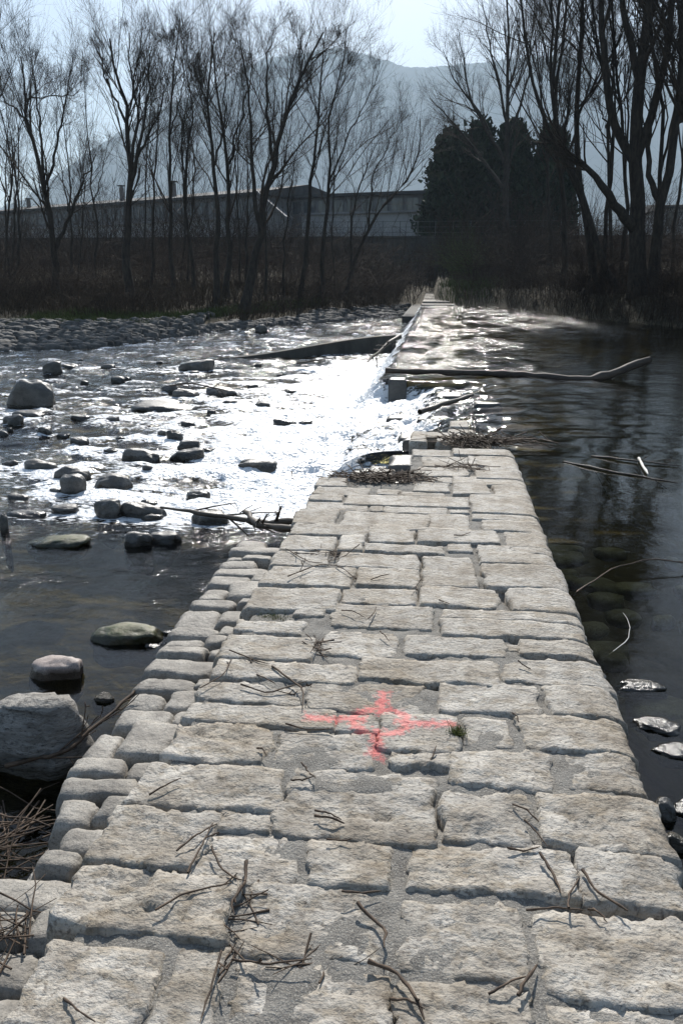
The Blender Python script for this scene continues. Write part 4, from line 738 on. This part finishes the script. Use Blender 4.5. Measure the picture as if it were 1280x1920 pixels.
bB, roofB, hB = building('factory_hall', (-16.6, 93.2), (-1.5, 89.2), 16, 4.5, 9.6, 'nearer factory hall with pale lower front beside the conifers', M['wall'], 1, (3, 15.4, 2.5, 2.9), .4)
gb = np.array([[-18.6, 87.6, 6.2], [-15.4, 86.6, 6.2], [-15.4, 86.6, 6.9], [-18.6, 87.6, 9.5], [-18.6, 97, 6.2], [-15.4, 96, 6.2], [-15.4, 96, 6.9], [-18.6, 97, 9.5]])
gb[[0, 1, 4, 5], 2] = 4.4
ga = empty('gabled_annex', (0, 0, 0)); tag(ga, 'narrow annex with a sloping pale gable edge between the two factory wings', 'building')
mobj('wall', gb, BOXF[:, ::-1], M['wall'], ga, False)
ed = gb[[3, 2, 6, 7]]; rv = np.concatenate([ed + (0, -.3, .02), ed + (0, -.3, .22)]); mobj('roof', rv, BOXF, M['tin'], ga, False)
bC, _, _ = building('storage_hall', (22, 92), (60, 90), 12, 4.5, 8.2, 'pale storage hall glimpsed behind the massive bare tree', M['white_wall'], 1, None, .5)
# ---------------------------------------------------------------- driftwood, twigs, tufts
def limb(name, pts, r0, r1, m, label, cat, group=None, K=14, sides=8, side=0, seed=0, wig=.01):
    p = resample(pts, K); g = np.random.default_rng(seed + 900); o0 = p[0].copy(); p = p - o0
    p[1:-1] += g.normal(0, wig, (K - 2, 3)) * (1, 1, .3)
    rr = np.linspace(r0, r1, K) * (1 + .16 * g.normal(size=K)); rr[-1] *= .6
    parts = [tubes(p[None], rr[None], sides)]
    if side:
        B = grow(p[None], rr[None], side, (.2, .95), (.15, .4), (20, 45), 5, seed, 0, .05, .55); parts.append(tubes(*B, 5))
        parts.append(tubes(*grow(*B, 3, (.3, 1), (.3, .5), (25, 50), 3, seed + 1, 0, .2, .7), 4))
    V, F = join(parts); o = mobj(name, V, F, M[m], None, True, o0); tag(o, label, cat, group); return o
limb('driftwood_log', [(-.9, 14.75, -.04), (.2, 14.85, -.07), (1.3, 14.9, -.1), (2.5, 14.7, -.16), (3.0, 14.8, -.06), (3.65, 15.0, .18)], .045, .08, 'wetwood', 'long dark driftwood log stranded along the weir crest, its thick end raised', 'log', None, 26, 10, 0, 3, .012)
limb('plank', [(-.2, 10.6, -.1), (.5, 11.4, .02)], .04, .03, 'drift', 'short dark timber jammed slanting in the cascade gap', 'timber', None, 8, 6, 0, 4)
limb('driftwood_branch', [(-2.35, 6.75, -.36), (-1.75, 6.45, -.33), (-1.3, 6.2, -.3), (-.98, 5.95, -.2)], .012, .028, 'drift', 'dark branch lodged between the apron end and the foaming river', 'branch', None, 14, 7, 6, 5)
limb('driftwood_branch', [(-1.55, 6.5, -.3), (-1.3, 6.0, -.27), (-1.0, 5.75, -.2)], .02, .03, 'drift', 'thick stub of wood wedged at the far end of the apron', 'branch', None, 8, 7, 3, 6)
limb('driftwood_branch', [(-4.9, 15.0, -.4), (-4.4, 14.7, -.3), (-3.7, 14.6, -.42)], .02, .012, 'drift', 'snagged twiggy branch lying over a rock cluster in the rapids', 'branch', None, 10, 6, 8, 7)
limb('driftwood_branch', [(-3.3, 19.7, -.45), (-2.5, 19.4, -.3)], .03, .01, 'drift', 'twiggy branch caught in foam below the curved wall', 'branch', None, 8, 6, 7, 8)
limb('driftwood_branch', [(-1.0, 22.4, .0), (-1.25, 21.6, -.1), (-1.7, 20.6, -.5)], .06, .02, 'drift', 'dark branch tangle hanging in the fall by the curved wall', 'branch', None, 8, 6, 10, 9)
limb('floating_branch', [(1.24, 8.0, U), (1.6, 7.6, U + .01), (2.1, 7.25, U)], .012, .008, 'drift', 'thin branch floating across the upstream pool near the bleached stick', 'branch', None, 12, 6, 4, 10, .006)
limb('floating_branch', [(1.55, 8.3, U), (1.9, 8.05, U + .02), (2.3, 7.9, U + .01)], .012, .006, 'drift', 'thin twig floating just beyond the bleached stick', 'branch', None, 10, 6, 3, 11, .006)
limb('bleached_stick', [(1.97, 8.15, U + .02), (1.93, 7.8, U + .02), (1.9, 7.48, U + .02)], .014, .012, 'bleached', 'short whitish peeled stick floating in the upstream pool', 'stick', None, 6, 8, 0, 12, .002)
limb('arching_twig', [(.8, 4.5, U - .01), (1.1, 4.85, U + .05), (1.35, 4.98, U + .07), (1.7, 5.0, U + .02)], .006, .004, 'stick', 'long thin twig arching over the still pool beside the weir', 'twig', None, 14, 5, 3, 13, .004)
limb('arching_twig', [(.86, 3.75, U - .01), (.97, 3.85, U + .03), (1.0, 3.98, U + .06), (.98, 4.06, U + .08)], .0022, .0015, 'bleached', 'small pale hooked twig sticking out of the still pool', 'twig', None, 10, 5, 0, 14, .002)
limb('driftwood_branch', [(-1.72, 2.84, -.36), (-1.5, 2.86, -.31), (-1.38, 3.0, -.25), (-1.3, 3.3, -.2)], .011, .006, 'stick', 'thin bent branch curving round the huge ribbed boulder', 'branch', None, 12, 6, 6, 15)
rank = {k: r for r, k in enumerate(sorted(range(len(STICKS)), key=lambda k: sum(q[1] for q in STICKS[k]) / len(STICKS[k])))}
for k, pts in enumerate(STICKS):
    thick = .0052 if k in (3, 6, 15, 16, 19, 20, 22, 29) else .0034
    L = sum(math.dist(pts[j], pts[j + 1]) for j in range(len(pts) - 1))
    ptz = [(x, y, .02 + .008 * math.sin(2.1 * j + k)) for j, (x, y) in enumerate(pts)]
    lab = {22: 'thick straight twig lying near the weir\'s rounded edge, long shadow', 16: 'long curved twig ending at the bottom of the picture', 3: 'upright crooked twig on top of the crevice tangle', 29: 'long wavy twig lying just before the red painted cross', 45: 'longest twig lying across several blocks in mid weir'}.get(k)
    limb('twig', ptz, thick, thick * .6, 'stick', lab or '%s dry twig on the weir paving %s, %s' % ('long' if L > .18 else 'mid-length' if L > .105 else 'short', 'nearest the camera' if pts[0][1] < 1.75 else 'one step ahead' if pts[0][1] < 2.15 else 'before the red cross' if pts[0][1] < 2.6 else 'beside the red cross' if pts[0][1] < 3.1 else 'just beyond the red cross' if pts[0][1] < 3.8 else 'far beyond the red cross', 'on the apron side' if pts[0][0] < -.35 else 'mid-paving' if pts[0][0] < .25 else 'toward the still pool'), 'twig', 'twigs scattered on the paving', 9, 5, 1 if L > .19 else 0, 40 + k, .0014)
def heap(name, c, ext, N, Lr, rad, label, seed, flat=.25, m='stick'):
    g = np.random.default_rng(seed); K = 5; b = g.normal(0, .5, (N, 3)) * ext; b[:, 2] = np.abs(b[:, 2])
    a = g.uniform(0, 6.28, N); d = np.stack([np.cos(a), np.sin(a), g.normal(0, flat, N)], -1); L = g.uniform(*Lr, N)
    P = b[:, None] + d[:, None] * (np.linspace(-.5, .5, K)[None, :, None] * L[:, None, None]) + np.cumsum(g.normal(0, .025, (N, K, 3)), 1) * L[:, None, None]
    P[..., 2] = np.maximum(P[..., 2], 0.004)
    V, F = tubes(P, g.uniform(*rad, N)[:, None] * np.linspace(1, .5, K)[None], 4)
    tag(mobj(name, V, F, M[m], None, True, c), label, 'driftwood', kind='stuff')
heap('driftwood_pile', (-.42, 6.55, 0), (.4, .1, .035), 150, (.12, .4), (.0025, .007), 'low heap of flood twigs caught on the weir by the fall', 31)
heap('driftwood_pile', (.45, 8.3, -.03), (.42, .16, .035), 220, (.2, .6), (.002, .007), 'dark heap of flood twigs at the broken end of the paving', 32)
heap('driftwood_pile', (.25, 7.0, .0), (.25, .1, .02), 40, (.1, .35), (.002, .005), 'thin scatter of twigs between the far paving blocks', 33)
heap('driftwood_pile', (-1.52, 2.45, -.4), (.16, .24, .03), 34, (.2, .6), (.002, .006), 'tangle of branches in the water beside the apron stones', 34)
heap('driftwood_pile', (-1.12, 1.75, -.14), (.05, .14, .012), 28, (.08, .25), (.0015, .004), 'mat of dry stems in a gap of the apron near the camera', 35)
heap('driftwood_pile', (-.5, 3.35, -.005), (.04, .11, .012), 14, (.08, .22), (.0015, .0035), 'tuft of dead stems in the joint beside a large block', 36)
heap('driftwood_pile', (-.62, 4.65, -.005), (.1, .08, .01), 22, (.1, .3), (.0015, .004), 'twigs gathered on the paving where the apron begins', 37)
heap('driftwood_pile', (-.46, 1.72, -.01), (.02, .16, .008), 12, (.08, .22), (.002, .004), 'twigs packed into the open crevice near the camera', 38)
heap('driftwood_pile', (-.25, 1.6, -.015), (.14, .015, .006), 12, (.1, .22), (.0015, .0035), 'twigs lying in the cross joint near the camera', 39)
for nm, (x, y), r, hh, lab in (('grass_tuft', (.115, 2.69), .014, (.02, .07), 'small green grass tuft in a joint at the red cross\'s arm'), ('moss_tuft', (.5, 3.9), .03, (.008, .02), 'moss tuft by the rounded upstream edge of the weir'), ('moss_tuft', (-.76, 3.7), .035, (.008, .022), 'moss tuft in a joint above the apron'), ('moss_tuft', (-.1, 2.43), .03, (.004, .012), 'dark moss patch under the red cross')):
    grass(nm, 260, (lambda x, y, r: lambda g, N: (x + g.normal(0, r, N), y + g.normal(0, r * .6, N)))(x, y, r), hh, lab, M['moss'], 51, .0016, 'tuft' if 'grass' in nm else 'moss', None, -.012)
# ---------------------------------------------------------------- haze
hm = bpy.data.materials.new('valley_haze'); hm.use_nodes = True; hn = hm.node_tree.nodes; hn.remove(hn['Principled BSDF'])
pv = hn.new('ShaderNodeVolumePrincipled'); pv.inputs['Color'].default_value = (.66, .84, 1, 1); pv.inputs['Density'].default_value = .0003; pv.inputs['Anisotropy'].default_value = .08
hm.node_tree.links.new(pv.outputs[0], hn['Material Output'].inputs['Volume'])
hz = mobj('haze', boxv(-4400, 4400, -960, 5500, -4.5, 880), BOXF, hm, None, False); tag(hz, 'pale valley haze in front of the mountain', 'haze', kind='stuff')
